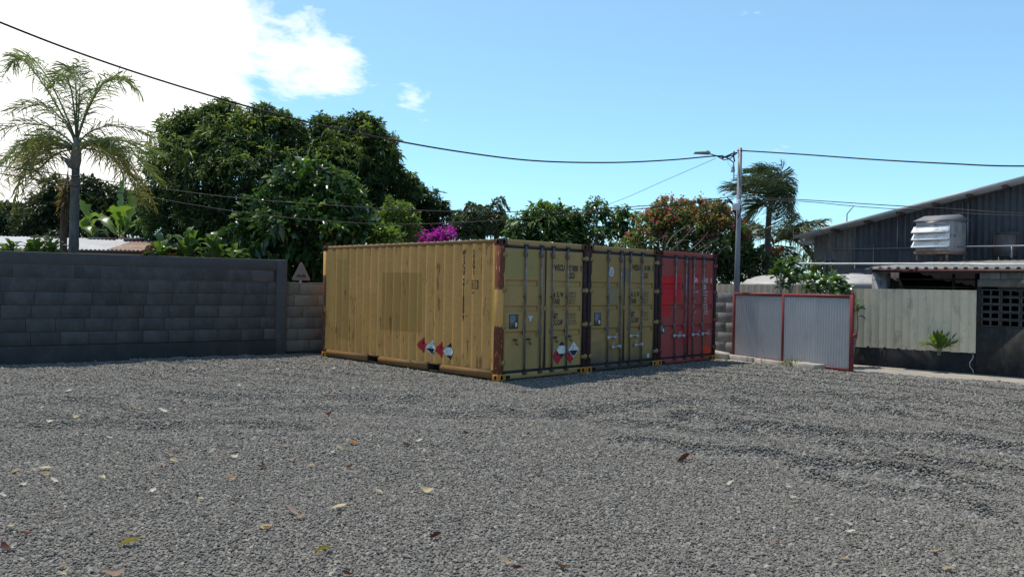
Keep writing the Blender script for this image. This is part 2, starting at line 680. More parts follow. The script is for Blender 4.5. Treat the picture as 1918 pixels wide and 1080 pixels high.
def gravel():
    P = gravel_points()
    n = len(P)
    z = ground_h(P[:, 0], P[:, 1]) + P[:, 2] * RNG.uniform(0.0, 0.55, n)
    me = bpy.data.meshes.new('gravel')
    me.vertices.add(n)
    me.vertices.foreach_set('co', np.stack([P[:, 0], P[:, 1], z], -1).astype(np.float32).ravel())
    a = me.attributes.new('scl', 'FLOAT', 'POINT')
    a.data.foreach_set('value', P[:, 2].astype(np.float32))
    a = me.attributes.new('rot', 'FLOAT_VECTOR', 'POINT')
    rot = np.stack([RNG.normal(0, 0.45, n), RNG.normal(0, 0.45, n), RNG.uniform(0, 6.283, n)], -1)
    a.data.foreach_set('vector', rot.astype(np.float32).ravel())
    a = me.attributes.new('pick', 'INT', 'POINT')
    a.data.foreach_set('value', RNG.integers(0, 6, n).astype(np.int32))
    o = link('gravel', me)
    tag(o, 'loose grey crushed stone spread over the yard', 'gravel', kind='stuff')
    # stone colour: grey basalt chips, each its own shade
    m, t, bs = new_mat('gravel_stone')
    r = t.add('ShaderNodeObjectInfo').outputs['Random']
    c = t.ramp(r, [(0.0, (0.070, 0.065, 0.057)), (0.3, (0.130, 0.120, 0.105)), (0.7, (0.178, 0.165, 0.143)), (0.94, (0.235, 0.217, 0.188)), (1.0, (0.36, 0.33, 0.28))])
    co = obj_co(t)
    c = t.mix(t.math('MULTIPLY', t.noise(co, 2.2, 5, 0.7), 0.6), c, (0.16, 0.148, 0.13))
    t.put(bs.inputs['Base Color'], c)
    bs.inputs['Roughness'].default_value = 0.8
    bs.inputs['Specular IOR Level'].default_value = 0.3
    tree = bpy.data.node_groups.new('gravel_scatter', 'GeometryNodeTree')
    tree.interface.new_socket('Geometry', in_out='INPUT', socket_type='NodeSocketGeometry')
    tree.interface.new_socket('Geometry', in_out='OUTPUT', socket_type='NodeSocketGeometry')
    g = NT(tree)
    gi, go = g.add('NodeGroupInput'), g.add('NodeGroupOutput')
    join = g.add('GeometryNodeJoinGeometry')
    for k in range(6):
        ico = g.add('GeometryNodeMeshIcoSphere')
        ico.inputs['Radius'].default_value = 1.0
        ico.inputs['Subdivisions'].default_value = 2
        pos = g.add('GeometryNodeInputPosition').outputs[0]
        nz = g.add('ShaderNodeTexNoise')
        nz.inputs['Scale'].default_value = 0.85
        nz.inputs['Detail'].default_value = 1.0
        off = g.vmath('ADD', pos, (7.3 * k + 1.1, 3.1 * k, 5.7 * k))
        g.put(nz.inputs['Vector'], off)
        dv = g.vmath('SUBTRACT', nz.outputs['Color'], (0.5, 0.5, 0.5))
        dv = g.vmath('MULTIPLY', dv, (1.9, 1.9, 1.5))
        sp = g.add('GeometryNodeSetPosition')
        g.link(ico.outputs[0], sp.inputs['Geometry'])
        g.put(sp.inputs['Offset'], dv)
        tr = g.add('GeometryNodeTransform')
        g.link(sp.outputs[0], tr.inputs['Geometry'])
        tr.inputs['Scale'].default_value = ((1.0, 0.8, 0.55), (1.15, 0.75, 0.6), (0.95, 0.95, 0.5), (1.2, 0.85, 0.5), (0.9, 0.8, 0.7), (1.1, 0.7, 0.65))[k]
        sm = g.add('GeometryNodeSetMaterial')
        sm.inputs['Material'].default_value = m
        g.link(tr.outputs[0], sm.inputs['Geometry'])
        gti = g.add('GeometryNodeGeometryToInstance')
        g.link(sm.outputs[0], gti.inputs[0])
        g.link(gti.outputs[0], join.inputs[0])
    ins = g.add('GeometryNodeInstanceOnPoints')
    g.link(gi.outputs[0], ins.inputs['Points'])
    g.link(join.outputs[0], ins.inputs['Instance'])
    ins.inputs['Pick Instance'].default_value = True

    def attr(nm, ty):
        nd = g.add('GeometryNodeInputNamedAttribute', data_type=ty)
        nd.inputs['Name'].default_value = nm
        return nd.outputs[0]
    g.link(attr('pick', 'INT'), ins.inputs['Instance Index'])
    g.link(attr('rot', 'FLOAT_VECTOR'), ins.inputs['Rotation'])
    g.link(attr('scl', 'FLOAT'), ins.inputs['Scale'])
    g.link(ins.outputs[0], go.inputs[0])
    md = o.modifiers.new('scatter', 'NODES')
    md.node_group = tree
    me.materials.append(m)


gravel()

# ------------------------------------------------------------------ container paint
def paint_mat(name, base, rust=(0.22, 0.085, 0.04), streak=0.5, spots=0.5, patches=(), axis_u=1, rough=0.6, grime=None,
              rust_bands=(), var=0.14):
    """weathered paint in object space: fade, rust streaks and spots, repainted rectangles, grime"""
    m, t, bs = new_mat(name)
    co = obj_co(t)
    xyz = t.sep(co)
    u, z = xyz[axis_u], xyz[2]
    n1 = t.noise(co, 1.6, 5, 0.6)
    n2 = t.noise(co, 14, 5, 0.65)
    f = t.math('ADD', t.math('MULTIPLY', n1, 0.6), t.math('MULTIPLY', n2, 0.4))
    c = t.ramp(f, [(0.3, tuple(k * (1 - var) for k in base)), (0.7, tuple(k * (1 + var) for k in base))])
    for (u0, u1, z0, z1, col, amt) in patches:
        wob = t.math('MULTIPLY', t.math('SUBTRACT', n2, 0.5), 0.03)
        uu, zz = t.math('ADD', u, wob), t.math('ADD', z, wob)
        k = t.math('MULTIPLY', t.math('GREATER_THAN', uu, u0), t.math('LESS_THAN', uu, u1))
        k = t.math('MULTIPLY', k, t.math('GREATER_THAN', zz, z0))
        k = t.math('MULTIPLY', k, t.math('LESS_THAN', zz, z1))
        k = t.math('MULTIPLY', k, amt)
        c = t.mix(k, c, col)
    # vertical streaks, denser in patches
    sc = (6, 6, 0.55)
    st = t.noise(t.mapping(co, sc, (0.3, 1.7, 2.2)), 3.0, 6, 0.7, 0.3)
    zone = t.noise(t.mapping(co, (1, 1, 1), (5, 2, 1)), 1.4, 4, 0.6)
    sm = t.math('ADD', st, t.math('MULTIPLY', t.math('SUBTRACT', zone, 0.5), 0.8))
    th = 0.78 - 0.22 * streak
    rs = t.ramp(sm, [(th, 0.0), (th + 0.07, 0.9)])
    sp = t.noise(t.mapping(co, (1, 1, 1), (9, 4, 7)), 9, 7, 0.72, 0.2)
    th2 = 0.80 - 0.2 * spots
    sps = t.ramp(sp, [(th2, 0.0), (th2 + 0.04, 1.0)])
    rm = t.math('MAXIMUM', rs, sps)
    for (z0, z1) in rust_bands:
        wob = t.math('MULTIPLY', t.math('SUBTRACT', t.noise(t.mapping(co, (1, 1, 0.35)), 24, 5, 0.7), 0.5), 0.16)
        zz = t.math('ADD', z, wob)
        k = t.math('MULTIPLY', t.math('GREATER_THAN', zz, z0), t.math('LESS_THAN', zz, z1))
        chip = t.ramp(t.noise(t.mapping(co, (1, 1, 0.22), (2, 3, 4)), 22, 5, 0.7), [(0.36, 0.0), (0.42, 1.0)])
        rm = t.math('MAXIMUM', rm, t.math('MULTIPLY', k, chip))
    rc = t.ramp(t.noise(co, 30, 4, 0.7), [(0.3, tuple(k * 0.55 for k in rust)), (0.7, tuple(min(1, k * 1.5) for k in rust))])
    c = t.mix(rm, c, rc)
    if grime is not None:
        zt, col, amt = grime
        k = t.math('SUBTRACT', zt, t.math('ADD', z, t.math('MULTIPLY', n1, 0.45)))
        c = t.mix(t.math('MULTIPLY', t.math('MULTIPLY', k, 2.5, clamp=True), amt), c, col)
    t.put(bs.inputs['Base Color'], c)
    t.put(bs.inputs['Roughness'], t.math('MULTIPLY_ADD', rm, 0.3, rough))
    bs.inputs['Specular IOR Level'].default_value = 0.28
    hh = t.math('SUBTRACT', t.math('MULTIPLY', n2, 0.5), t.math('MULTIPLY', rm, 0.6))
    t.put(bs.inputs['Normal'], t.bump(hh, 0.25, 0.004))
    return m


OCHRE = (0.62, 0.305, 0.088)
OCHRE_SHADED = (0.365, 0.232, 0.088)  # the same ochre on the doors, their shade put into the colour
m_gasket = pmat('door_gasket', (0.022, 0.024, 0.034), 0.6, 0.3, 6, bump=0.1)
m_hole = pmat('casting_hole', (0.008, 0.007, 0.007), 0.9, 0.2, 5, bump=0)
m_steel = pmat('lock_rod_steel', (0.22, 0.22, 0.24), 0.5, 0.3, 9, dirt=(0.12, 0.075, 0.05), dirt_amt=0.5, metal=0.35, bump=0.1)
m_steel_dk = pmat('cam_steel', (0.035, 0.03, 0.035), 0.6, 0.4, 9, dirt=(0.09, 0.045, 0.025), dirt_amt=0.5, bump=0.2)
m_cast_or = pmat('casting_orange', (0.46, 0.19, 0.03), 0.6, 0.2, 8, dirt=(0.16, 0.07, 0.03), dirt_amt=0.25, bump=0.15)
m_cast_rust = pmat('casting_rust', (0.13, 0.05, 0.03), 0.85, 0.45, 14, dirt=(0.03, 0.018, 0.014), dirt_amt=0.5, bump=0.4)
m_cast_red = pmat('casting_red', (0.15, 0.035, 0.03), 0.8, 0.4, 12, dirt=(0.05, 0.02, 0.015), dirt_amt=0.5, bump=0.3)
m_under = pmat('container_floor', (0.06, 0.05, 0.045), 0.9, 0.3, 3)
m_black = pmat('print_black', (0.018, 0.018, 0.02), 0.6, 0.2, 20, bump=0)
m_whitep = pmat('print_white', (0.66, 0.66, 0.67), 0.55, 0.1, 20, dirt=(0.4, 0.38, 0.34), dirt_amt=0.3, bump=0)
m_redp = pmat('placard_red', (0.42, 0.022, 0.030), 0.5, 0.15, 12, bump=0)
m_plate = pmat('approval_plate', (0.20, 0.21, 0.23), 0.4, 0.25, 18, metal=0.5, dirt=(0.1, 0.08, 0.06), dirt_amt=0.4)
m_blue = pmat('sticker_blue', (0.10, 0.17, 0.33), 0.5, 0.2, 20, bump=0)
m_lettw = pmat('lettering_white', (0.62, 0.60, 0.60), 0.6, 0.15, 25, dirt=(0.33, 0.12, 0.12), dirt_amt=0.35, bump=0)
m_num = pmat('lettering_faint', (0.075, 0.065, 0.045), 0.6, 0.2, 25, bump=0)

m_side1 = paint_mat('ochre_side_paint', OCHRE, streak=0.74, spots=0.84, axis_u=1,
                    patches=((2.33, 3.72, 0.75, 1.968, (0.44, 0.225, 0.055), 0.85), (4.93, 5.45, 0.45, 2.268, (0.46, 0.245, 0.065), 0.75),
                             (-0.1, 0.26, 1.0, 1.67, (0.46, 0.285, 0.055), 1.0)))
m_side2 = paint_mat('ochre_side_paint_plain', OCHRE, streak=0.55, spots=0.5, axis_u=1)
m_door1 = paint_mat('ochre_door_paint_shaded', OCHRE_SHADED, streak=0.12, spots=0.2, axis_u=0, grime=(0.30, (0.05, 0.048, 0.05), 0.8),
                    patches=((0.14, 1.02, 1.9, 2.36, (0.30, 0.245, 0.085), 0.7), (0.76, 0.90, 2.02, 2.12, (0.26, 0.22, 0.10), 0.8)))
m_door2 = paint_mat('ochre_door_paint_shaded_dirty', tuple(k * 0.86 for k in OCHRE_SHADED), streak=0.2, spots=0.3, axis_u=0, grime=(0.72, (0.05, 0.05, 0.055), 0.9),
                    patches=((0.70, 0.99, 1.35, 1.75, (0.21, 0.19, 0.11), 0.8), (1.11, 1.40, 1.85, 2.15, (0.16, 0.145, 0.10), 0.7),
                             (0.1, 0.5, 0.35, 0.62, (0.13, 0.11, 0.07), 0.35)))
RED0 = (0.30, 0.062, 0.056)
m_door3 = paint_mat('faded_red_door_paint', RED0, rust=(0.09, 0.03, 0.025), streak=0.15, spots=0.25, axis_u=0, grime=(0.30, (0.06, 0.05, 0.06), 0.7),
                    patches=((-0.1, 0.915, 1.42, 2.03, (0.55, 0.016, 0.022), 0.95), (-0.1, 0.50, 1.09, 1.42, (0.52, 0.018, 0.024), 0.9),
                             (0.85, 1.38, 0.50, 0.95, (0.40, 0.035, 0.04), 0.75), (1.38, 1.68, 1.85, 2.06, (0.46, 0.02, 0.03), 0.9),
                             (1.84, 2.24, 0.13, 0.36, (0.62, 0.055, 0.012), 0.95), (0.0, 0.9, 0.12, 0.50, (0.36, 0.05, 0.06), 0.6),
                             (1.1, 1.3, 1.25, 1.5, (0.45, 0.02, 0.025), 0.7)))
m_side3 = paint_mat('faded_red_side_paint', (0.30, 0.06, 0.055), rust=(0.09, 0.03, 0.025), streak=0.4, spots=0.4, axis_u=1)
m_frame1 = paint_mat('ochre_frame_paint', (0.215, 0.118, 0.044), streak=0.6, spots=0.8, axis_u=1)  # ochre darkened in the colour to offset light bounced off the gravel
m_post_near = paint_mat('rusted_post_paint', OCHRE, rust=(0.15, 0.045, 0.025), streak=0.2, spots=0.2, axis_u=1, rust_bands=((1.66, 2.7), (0.12, 0.99)))
m_post_rear = paint_mat('rusted_rear_post_paint', OCHRE, rust=(0.12, 0.05, 0.03), streak=0.2, spots=0.3, axis_u=1, rust_bands=((0.0, 1.9),))
m_post_dark = pmat('door_post_dark', (0.055, 0.022, 0.02), 0.85, 0.5, 5, dirt=(0.02, 0.016, 0.02), dirt_amt=0.6, bump=0.3)
m_roof = paint_mat('container_roof_paint', (0.42, 0.33, 0.2), streak=0.3, spots=0.6, axis_u=1)
m_lug1 = pmat('hinge_lug_ochre_shaded', (0.30, 0.22, 0.09), 0.7, 0.25, 10, dirt=(0.10, 0.05, 0.03), dirt_amt=0.4)
m_lug3 = pmat('hinge_lug_red', (0.22, 0.05, 0.05), 0.7, 0.25, 10, dirt=(0.08, 0.03, 0.025), dirt_amt=0.4)

# side corrugation: depth of the sheet (inwards) at distance y from the door end
PIT, Y00 = 0.2785, 0.222


def corr_knots():
    ks = [(0.11, 0.012)]
    y = Y00
    while y + PIT < C_L - 0.12:
        ks += [(y, 0.012), (y + 0.058, 0.062), (y + 0.1335, 0.062), (y + 0.1935, 0.012)]
        y += PIT
    ks += [(y, 0.012), (C_L - 0.11, 0.012)]
    return ks


CK = corr_knots()
CKY, CKX = [k[0] for k in CK], [k[1] for k in CK]


def corr_x(y):
    return float(np.interp(y, CKY, CKX))


def casting_mesh(name, mats, front=1, side=1):
    """corner fitting: a block 0.178 x 0.162 x 0.118 with an oval hole in its two outer faces. Outer corner at the
    origin; extends to +x, +y, +z; holes on the faces x=0 and y=0"""
    b = MB()
    X, Y, Z = 0.162, 0.178, 0.118

    def face(org, e1, l1, e2, l2, inn):
        n = 12
        ring = []
        for k in range(n):
            w = 2 * math.pi * (k + 0.5) / n
            ring.append(org + e1 * (l1 * 0.5 + 0.030 * math.cos(w)) + e2 * (l2 * 0.5 + 0.042 * math.sin(w)))
        cor = [org + e1 * l1 + e2 * l2, org + e2 * l2, org, org + e1 * l1]
        base = len(b.v)
        b.v += [tuple(p) for p in ring] + [tuple(p) for p in cor] + [tuple(p + inn * 0.03) for p in ring]
        for k in range(n):
            k2 = (k + 1) % n
            c1, c2 = base + n + k // 3, base + n + (k2 // 3)
            if c1 == c2:
                b.f.append([base + k, base + k2, c1])
            else:
                b.f.append([base + k, base + k2, c2, c1])
            b.m.append(0)
            b.f.append([base + k, base + k2, base + n + 4 + k2, base + n + 4 + k])
            b.m.append(1)
        b.f.append([base + n + 4 + k for k in range(n)])
        b.m.append(1)
    ex, ey, ez = Vector((1, 0, 0)), Vector((0, 1, 0)), Vector((0, 0, 1))
    face(Vector((0, 0, 0)), ex, X, ez, Z, ey)
    face(Vector((0, 0, 0)), ey, Y, ez, Z, ex)
    b.raw([(X, 0, 0), (X, Y, 0), (X, Y, Z), (X, 0, Z)], [(0, 1, 2, 3)])
    b.raw([(0, Y, 0), (X, Y, 0), (X, Y, Z), (0, Y, Z)], [(3, 2, 1, 0)])
    b.raw([(0, 0, 0), (X, 0, 0), (X, Y, 0), (0, Y, 0)], [(3, 2, 1, 0)])
    b.raw([(0, 0, Z), (X, 0, Z), (X, Y, Z), (0, Y, Z)], [(0, 1, 2, 3)])
    return b.mesh(name, mats)


def conform_side(vs, fs):
    """2D polygons (y, z) on the long side -> cut at every bend of the sheet and laid on it"""
    bm = bmesh.new()
    bv = [bm.verts.new((0, y, z)) for (y, z) in vs]
    for f in fs:
        try:
            bm.faces.new([bv[i] for i in f])
        except ValueError:
            pass
    ys = [v[0] for v in vs]
    for ky in CKY:
        if min(ys) < ky < max(ys):
            bmesh.ops.bisect_plane(bm, geom=bm.verts[:] + bm.edges[:] + bm.faces[:], plane_co=(0, ky, 0), plane_no=(0, 1, 0))
    bm.verts.index_update()
    out = [(v.co.y, v.co.z) for v in bm.verts]
    of = [[v.index for v in f.verts] for f in bm.faces]
    bm.free()
    return out, of


def side_print(b, vs, fs, mi, lift):
    v2, f2 = conform_side(vs, fs)
    b.raw([(corr_x(y) - lift, y, z) for y, z in v2], f2, mi)


def door_print(b, vs, fs, mi, lift, yf):
    b.raw([(x, yf - lift, z) for x, z in vs], fs, mi)


def diamond(cx, cz, h):
    return [(cx - h, cz), (cx, cz - h), (cx + h, cz), (cx, cz + h)]


def placard_layers(kind, h):
    """(polygon in unit placard space, material index, layer): 0 white, 1 red, 2 black"""
    W_, R2, K = 0, 1, 2
    if kind == 'red':
        return [(diamond(0, 0, h), R2, 0),
                ([(-0.22 * h, 0.18 * h), (0.0, 0.10 * h), (0.2 * h, 0.2 * h), (0.16 * h, 0.42 * h), (0.05 * h, 0.36 * h), (-0.02 * h, 0.66 * h), (-0.14 * h, 0.4 * h)], K, 1)]
    if kind == 'corrosive':
        g = 0.9 * h
        return [(diamond(0, 0, h), W_, 0),
                ([(-g * 0.92, -0.06 * h), (0, -g), (g * 0.92, -0.06 * h)], K, 1),
                ([(-0.42 * h, 0.05 * h), (-0.1 * h, 0.05 * h), (-0.1 * h, 0.11 * h), (-0.42 * h, 0.11 * h)], K, 1),
                ([(-0.34 * h, 0.36 * h), (-0.02 * h, 0.52 * h), (-0.04 * h, 0.57 * h), (-0.36 * h, 0.41 * h)], 3, 1),
                ([(0.06 * h, 0.52 * h), (0.38 * h, 0.34 * h), (0.40 * h, 0.39 * h), (0.08 * h, 0.57 * h)], 3, 1),
                ([(-0.05 * h, -0.80 * h), (0.05 * h, -0.80 * h), (0.05 * h, -0.62 * h), (-0.05 * h, -0.62 * h)], W_, 2)]
    return [(diamond(0, 0, h), K, 0),
            ([(-0.95 * h, 0), (-0.5 * h, -0.48 * h), (0.5 * h, -0.48 * h), (0.95 * h, 0), (0.5 * h, 0.48 * h), (-0.5 * h, 0.48 * h)], W_, 1)]


PLM = None


def rod_mesh(name):
    b = MB()
    b.tube([(0, 0, 0.13), (0, 0, 2.47)], 0.0175, 8, 0)
    for z in (2.34, 0.88):                                  # guide brackets
        b.box(-0.040, 0.040, 0.004, 0.040, z - 0.05, z + 0.05, 0, c=0.008)
    b.box(-0.03, 0.03, -0.022, 0.022, 2.28, 2.40, 0, c=0.006)
    b.box(-0.032, 0.032, 0.0, 0.036, 1.52, 1.56, 0, c=0.006)
    for z in (2.475, 0.085):                                # cams and keepers
        b.box(-0.042, 0.042, -0.018, 0.03, z, z + 0.05, 1, c=0.008)
        b.box(-0.022, 0.05, -0.028, 0.0, z + 0.012, z + 0.036, 1, c=0.004)
    return b.mesh(name, [m_steel, m_steel_dk])


ROD = rod_mesh('lock_rod')


def handle_mesh(name, mat):
    b = MB()
    b.tube([(0.0, -0.028, 0.0), (0.10, -0.045, 0.012), (0.20, -0.040, 0.0), (0.30, -0.032, -0.006)], [0.013, 0.012, 0.012, 0.010], 6)
    b.box(-0.03, 0.035, -0.035, 0.012, -0.035, 0.035, 0, c=0.006)
    b.box(0.20, 0.25, -0.03, 0.03, -0.04, 0.03, 0, c=0.006)
    b.tube([(0.22, -0.03, 0.03), (0.235, -0.04, 0.07), (0.215, -0.03, 0.085)], 0.009, 5)
    return b.mesh(name, [mat])


m_handle_lt = pmat('handle_steel_light', (0.42, 0.42, 0.46), 0.45, 0.2, 12, metal=0.3)


def bracket_mesh(name, mat):
    b = MB()
    b.tube([(0.03, -0.02, 0.05), (-0.02, -0.03, 0.045), (-0.025, -0.03, -0.03), (0.02, -0.03, -0.05), (0.035, -0.025, -0.01)], 0.010, 5)
    b.box(-0.03, 0.04, -0.015, 0.04, 0.035, 0.065, 0, c=0.005)
    return b.mesh(name, [mat])


H_DARK = bracket_mesh('handle_bracket', m_steel_dk)
H_LIGHT = handle_mesh('handle', m_handle_lt)


def lug_mesh(name, mat):
    b = MB()
    b.box(-0.09, 0.02, -0.012, 0.02, -0.035, 0.035, 0, c=0.006)
    b.tube([(0.025, -0.002, -0.055), (0.025, -0.002, 0.055)], 0.020, 8)
    b.box(0.03, 0.085, -0.010, 0.02, -0.03, 0.03, 0, c=0.005)
    return b.mesh(name, [mat])


def letter(b, txt, x, z, size, sx, bold, mi, lift, yf):
    vs, fs = text_polys(txt, size, sx, bold)
    door_print(b, [(x + p, z + q) for p, q in vs], fs, mi, lift, yf)


def side_letter(b, ch, yc, z, size, sx, bold, mi, lift):
    """one character centred at distance yc from the door end; right is towards the doors"""
    vs, fs = text_polys(ch, size, sx, bold)
    if not fs:
        return
    w = max(p for p, q in vs) + min(p for p, q in vs)
    side_print(b, [(yc - (p - w / 2), z + q) for p, q in vs], fs, mi, lift)


def make_container(k, label, mats):
    """one 20 ft container; local x along the doors, y along its length, z up"""
    org = CO + VV * (k * (C_W + C_GAP))
    t = thing('shipping_container', label, 'shipping container', (org.x, org.y, 0.0), C_RZ, 'shipping containers standing side by side')
    ms, mf, md = mats['side'], mats['frame'], mats['door']
    # corner posts
    pm = mats['posts']
    for i, (x0, x1, y0, y1) in enumerate(((0, 0.112, 0.0, 0.16), (C_W - 0.10, C_W, 0.0, 0.16), (0, 0.11, C_L - 0.13, C_L), (C_W - 0.11, C_W, C_L - 0.13, C_L))):
        b = MB()
        b.box(x0 + 0.003, x1 - 0.003, y0 + 0.003, y1 - 0.003, 0.116, C_H - 0.116, 0, c=0.008)
        link('corner_post', b.mesh('corner_post', [pm[i]]), t)
    # corner castings: outer corner at the origin of the mesh, mirrored with the scale
    for top in (0, 1):
        for i, (cx, cy, sx_, sy_) in enumerate(((0, 0, 1, 1), (C_W, 0, -1, 1), (0, C_L, 1, -1), (C_W, C_L, -1, -1))):
            cm = casting_mesh('corner_casting', [mats['cast_top'] if top else mats['cast_bot'], m_hole])
            o = link('corner_casting', cm, t)
            o.location = (cx, cy, C_H if top else 0)
            o.scale = (sx_, sy_, -1 if top else 1)
    # long side rails
    for side in (0, 1):
        xa, xb = (0.010, 0.07) if side == 0 else (C_W - 0.07, C_W - 0.010)
        ra, rb = (0.024, 0.07) if side == 0 else (C_W - 0.07, C_W - 0.024)
        b = MB()
        b.box(xa, xb, 0.165, C_L - 0.135, C_H - 0.085, C_H - 0.012, 0, c=0.006)
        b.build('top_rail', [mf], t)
        b = MB()
        for (ya, yb) in ((0.165, 1.712), (2.075, 3.807), (4.181, C_L - 0.135)):
            b.box(ra, rb, ya, yb, 0.028, 0.178, 0)
        b.box(min(xa, xb) - (0.004 if side == 0 else 0), max(xa, xb) + (0.004 if side else 0), 0.165, C_L - 0.135, 0.178, 0.192, 0)
        for (ya, yb) in ((1.712, 2.075), (3.807, 4.181)):
            b.box(ra, rb, ya, yb, 0.150, 0.178, 0)
            b.box(ra, rb, ya, yb, 0.028, 0.036, 0)
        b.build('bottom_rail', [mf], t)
        for (ya, yb) in ((1.712, 2.075), (3.807, 4.181)):
            b = MB()                                        # fork pocket: an open steel duct
            x2 = xb + 0.9 if side == 0 else xa - 0.9
            lo, hi = min(xa if side == 0 else xb, x2), max(xa if side == 0 else xb, x2)
            b.raw([(lo, ya, 0.036), (hi, ya, 0.036), (hi, ya, 0.15), (lo, ya, 0.15)], [(0, 1, 2, 3)])
            b.raw([(lo, yb, 0.036), (hi, yb, 0.036), (hi, yb, 0.15), (lo, yb, 0.15)], [(3, 2, 1, 0)])
            b.raw([(x2, ya, 0.036), (x2, yb, 0.036), (x2, yb, 0.15), (x2, ya, 0.15)], [(0, 1, 2, 3)])
            b.raw([(lo, ya, 0.149), (hi, ya, 0.149), (hi, yb, 0.149), (lo, yb, 0.149)], [(0, 1, 2, 3)])
            b.build('fork_pocket', [m_under], t)
    # corrugated long sides, slightly dented
    for side in (0, 1):
        rows = 14
        zs = np.linspace(0.190, C_H - 0.080, rows)
        b = MB()
        nk = len(CK)
        rg = np.random.default_rng(20 + k * 2 + side)
        dent = rg.normal(0, 0.0022, (rows, nk))
        dent[[0, -1], :] = 0
        for zi, z in enumerate(zs):
            for yi, (y, x) in enumerate(CK):
                xx = x + abs(dent[zi, yi])
                b.v.append((xx if side == 0 else C_W - xx, y, z))
        for zi in range(rows - 1):
            for yi in range(nk - 1):
                a = zi * nk + yi
                b.f.append([a, a + nk, a + nk + 1, a + 1] if side == 0 else [a, a + 1, a + nk + 1, a + nk])
                b.m.append(0)
        sp = b.build('side_panel', [ms], t)
        if side == 0:
            side_obj = sp
    # end panel at the back, roof, floor
    b = MB()
    b.box(0.11, C_W - 0.11, C_L - 0.05, C_L - 0.01, 0.03, C_H - 0.03)
    b.build('end_panel', [ms], t)
    b = MB()
    prof = []
    y = 0.17
    while y < C_L - 0.2:
        prof += [(y, 0.0), (y + 0.02, 0.018), (y + 0.11, 0.018), (y + 0.13, 0.0)]
        y += 0.21
    prof = [(0.03, 0.0)] + prof + [(C_L - 0.03, 0.0)]
    b.strip(prof, 0.03, C_W - 0.03, lambda u, w, a: (a, u, C_H - 0.022 + w))
    b.build('roof', [mats['roof']], t)
    b = MB()
    b.box(0.08, C_W - 0.08, 0.16, C_L - 0.06, 0.152, 0.176)
    for yy in np.arange(0.45, C_L - 0.3, 0.42):
        if not any(abs(yy - c) < 0.3 for c in (1.89, 3.99)):
            b.box(0.08, C_W - 0.08, yy, yy + 0.05, 0.04, 0.152)
    b.build('floor', [m_under], t)
    # door end: header, sill, gasket strips
    b = MB()
    b.box(0.165, C_W - 0.165, 0.012, 0.11, 2.488, C_H - 0.006, 0, c=0.006)
    b.build('door_header', [md], t)
    b = MB()
    b.box(0.165, C_W - 0.165, 0.010, 0.12, 0.018, 0.122, 0, c=0.006)
    for xx in (0.19, C_W - 0.25):
        b.box(xx, xx + 0.10, 0.004, 0.012, 0.03, 0.09, 1)
    b.build('door_sill', [md, m_hole], t)
    b = MB()
    b.box(0.114, C_W - 0.102, 0.030, 0.10, 2.428, 2.487, 0)
    b.box(0.114, C_W - 0.102, 0.030, 0.10, 0.123, 0.176, 0)
    b.box(1.203, 1.247, 0.026, 0.10, 0.177, 2.427, 0)
    b.box(0.1135, 0.132, 0.040, 0.10, 0.177, 2.427, 0)
    b.box(C_W - 0.128, C_W - 0.1015, 0.034, 0.10, 0.177, 2.427, 0)
    b.build('door_gasket', [m_gasket], t)
    # two door leaves
    lug = mats['lug']
    yf = 0.030
    doors = []
    for di, (xa, xb, ga, gb) in enumerate(((0.132, 1.203, 0.157, 1.02), (1.247, 2.310, 1.385, 2.268))):
        b = MB()
        zc = [0.177]
        for g0, g1 in ((0.765, 0.893), (1.248, 1.366), (1.722, 1.848)):
            zc += [g0, g0 + 0.022, g1 - 0.022, g1]
        zc.append(2.427)
        yy = [yf] + [yf, yf + 0.030, yf + 0.030, yf] * 3 + [yf]
        for i in range(len(zc) - 1):
            b.raw([(ga, yy[i], zc[i]), (gb, yy[i], zc[i]), (gb, yy[i + 1], zc[i + 1]), (ga, yy[i + 1], zc[i + 1])], [(0, 1, 2, 3)])
        for gi in range(3):
            z0, z1, z2, z3 = zc[1 + 4 * gi:5 + 4 * gi]
            for gx_ in (ga, gb):
                b.raw([(gx_, yf, z0), (gx_, yf + 0.03, z1), (gx_, yf + 0.03, z2), (gx_, yf, z3)], [(0, 1, 2, 3)])
        for (x0, x1) in ((xa, ga), (gb, xb)):
            b.raw([(x0, yf, zc[0]), (x1, yf, zc[0]), (x1, yf, zc[-1]), (x0, yf, zc[-1])], [(0, 1, 2, 3)])
        for x_ in (xa, xb):
            b.raw([(x_, yf, zc[0]), (x_, yf + 0.05, zc[0]), (x_, yf + 0.05, zc[-1]), (x_, yf, zc[-1])], [(0, 1, 2, 3)])
        # proud edge frame of the leaf
        for (x0, x1) in ((xa, xa + 0.022), (xb - 0.022, xb)):
            b.box(x0 + 0.001, x1 - 0.001, yf - 0.008, yf - 0.001, 0.185, 2.42)
        d = b.build('door', [md], t)
        doors.append(d)
        rods = (0.655, 1.080) if di == 0 else (1.408, 1.835)
        for ri, xr in enumerate(rods):
            o = link('lock_rod', ROD, d)
            o.location = (xr, -0.008, 0.0)
        for hx, hz, flip, lt in mats['handles'][di]:
            o = link('handle' if lt else 'handle_bracket', H_LIGHT if lt else H_DARK, d)
            o.location = (hx, -0.012, hz)
            if flip:
                o.scale = (-1, 1, 1)
        for hz in (0.33, 0.98, 1.66, 2.30):
            o = link('hinge', lug, d)
            if di == 0:
                o.location = (0.11, 0.0, hz)
                o.scale = (-0.55, 1, 1)
            else:
                o.location = (C_W - 0.055, 0.0, hz)
    b = MB()
    b.box(1.19, 1.27, yf - 0.02, yf + 0.0, 1.27, 1.36, 0, c=0.006)
    b.build('door_overlap_plate', [lug.materials[0]], doors[1])
    return t, side_obj, doors


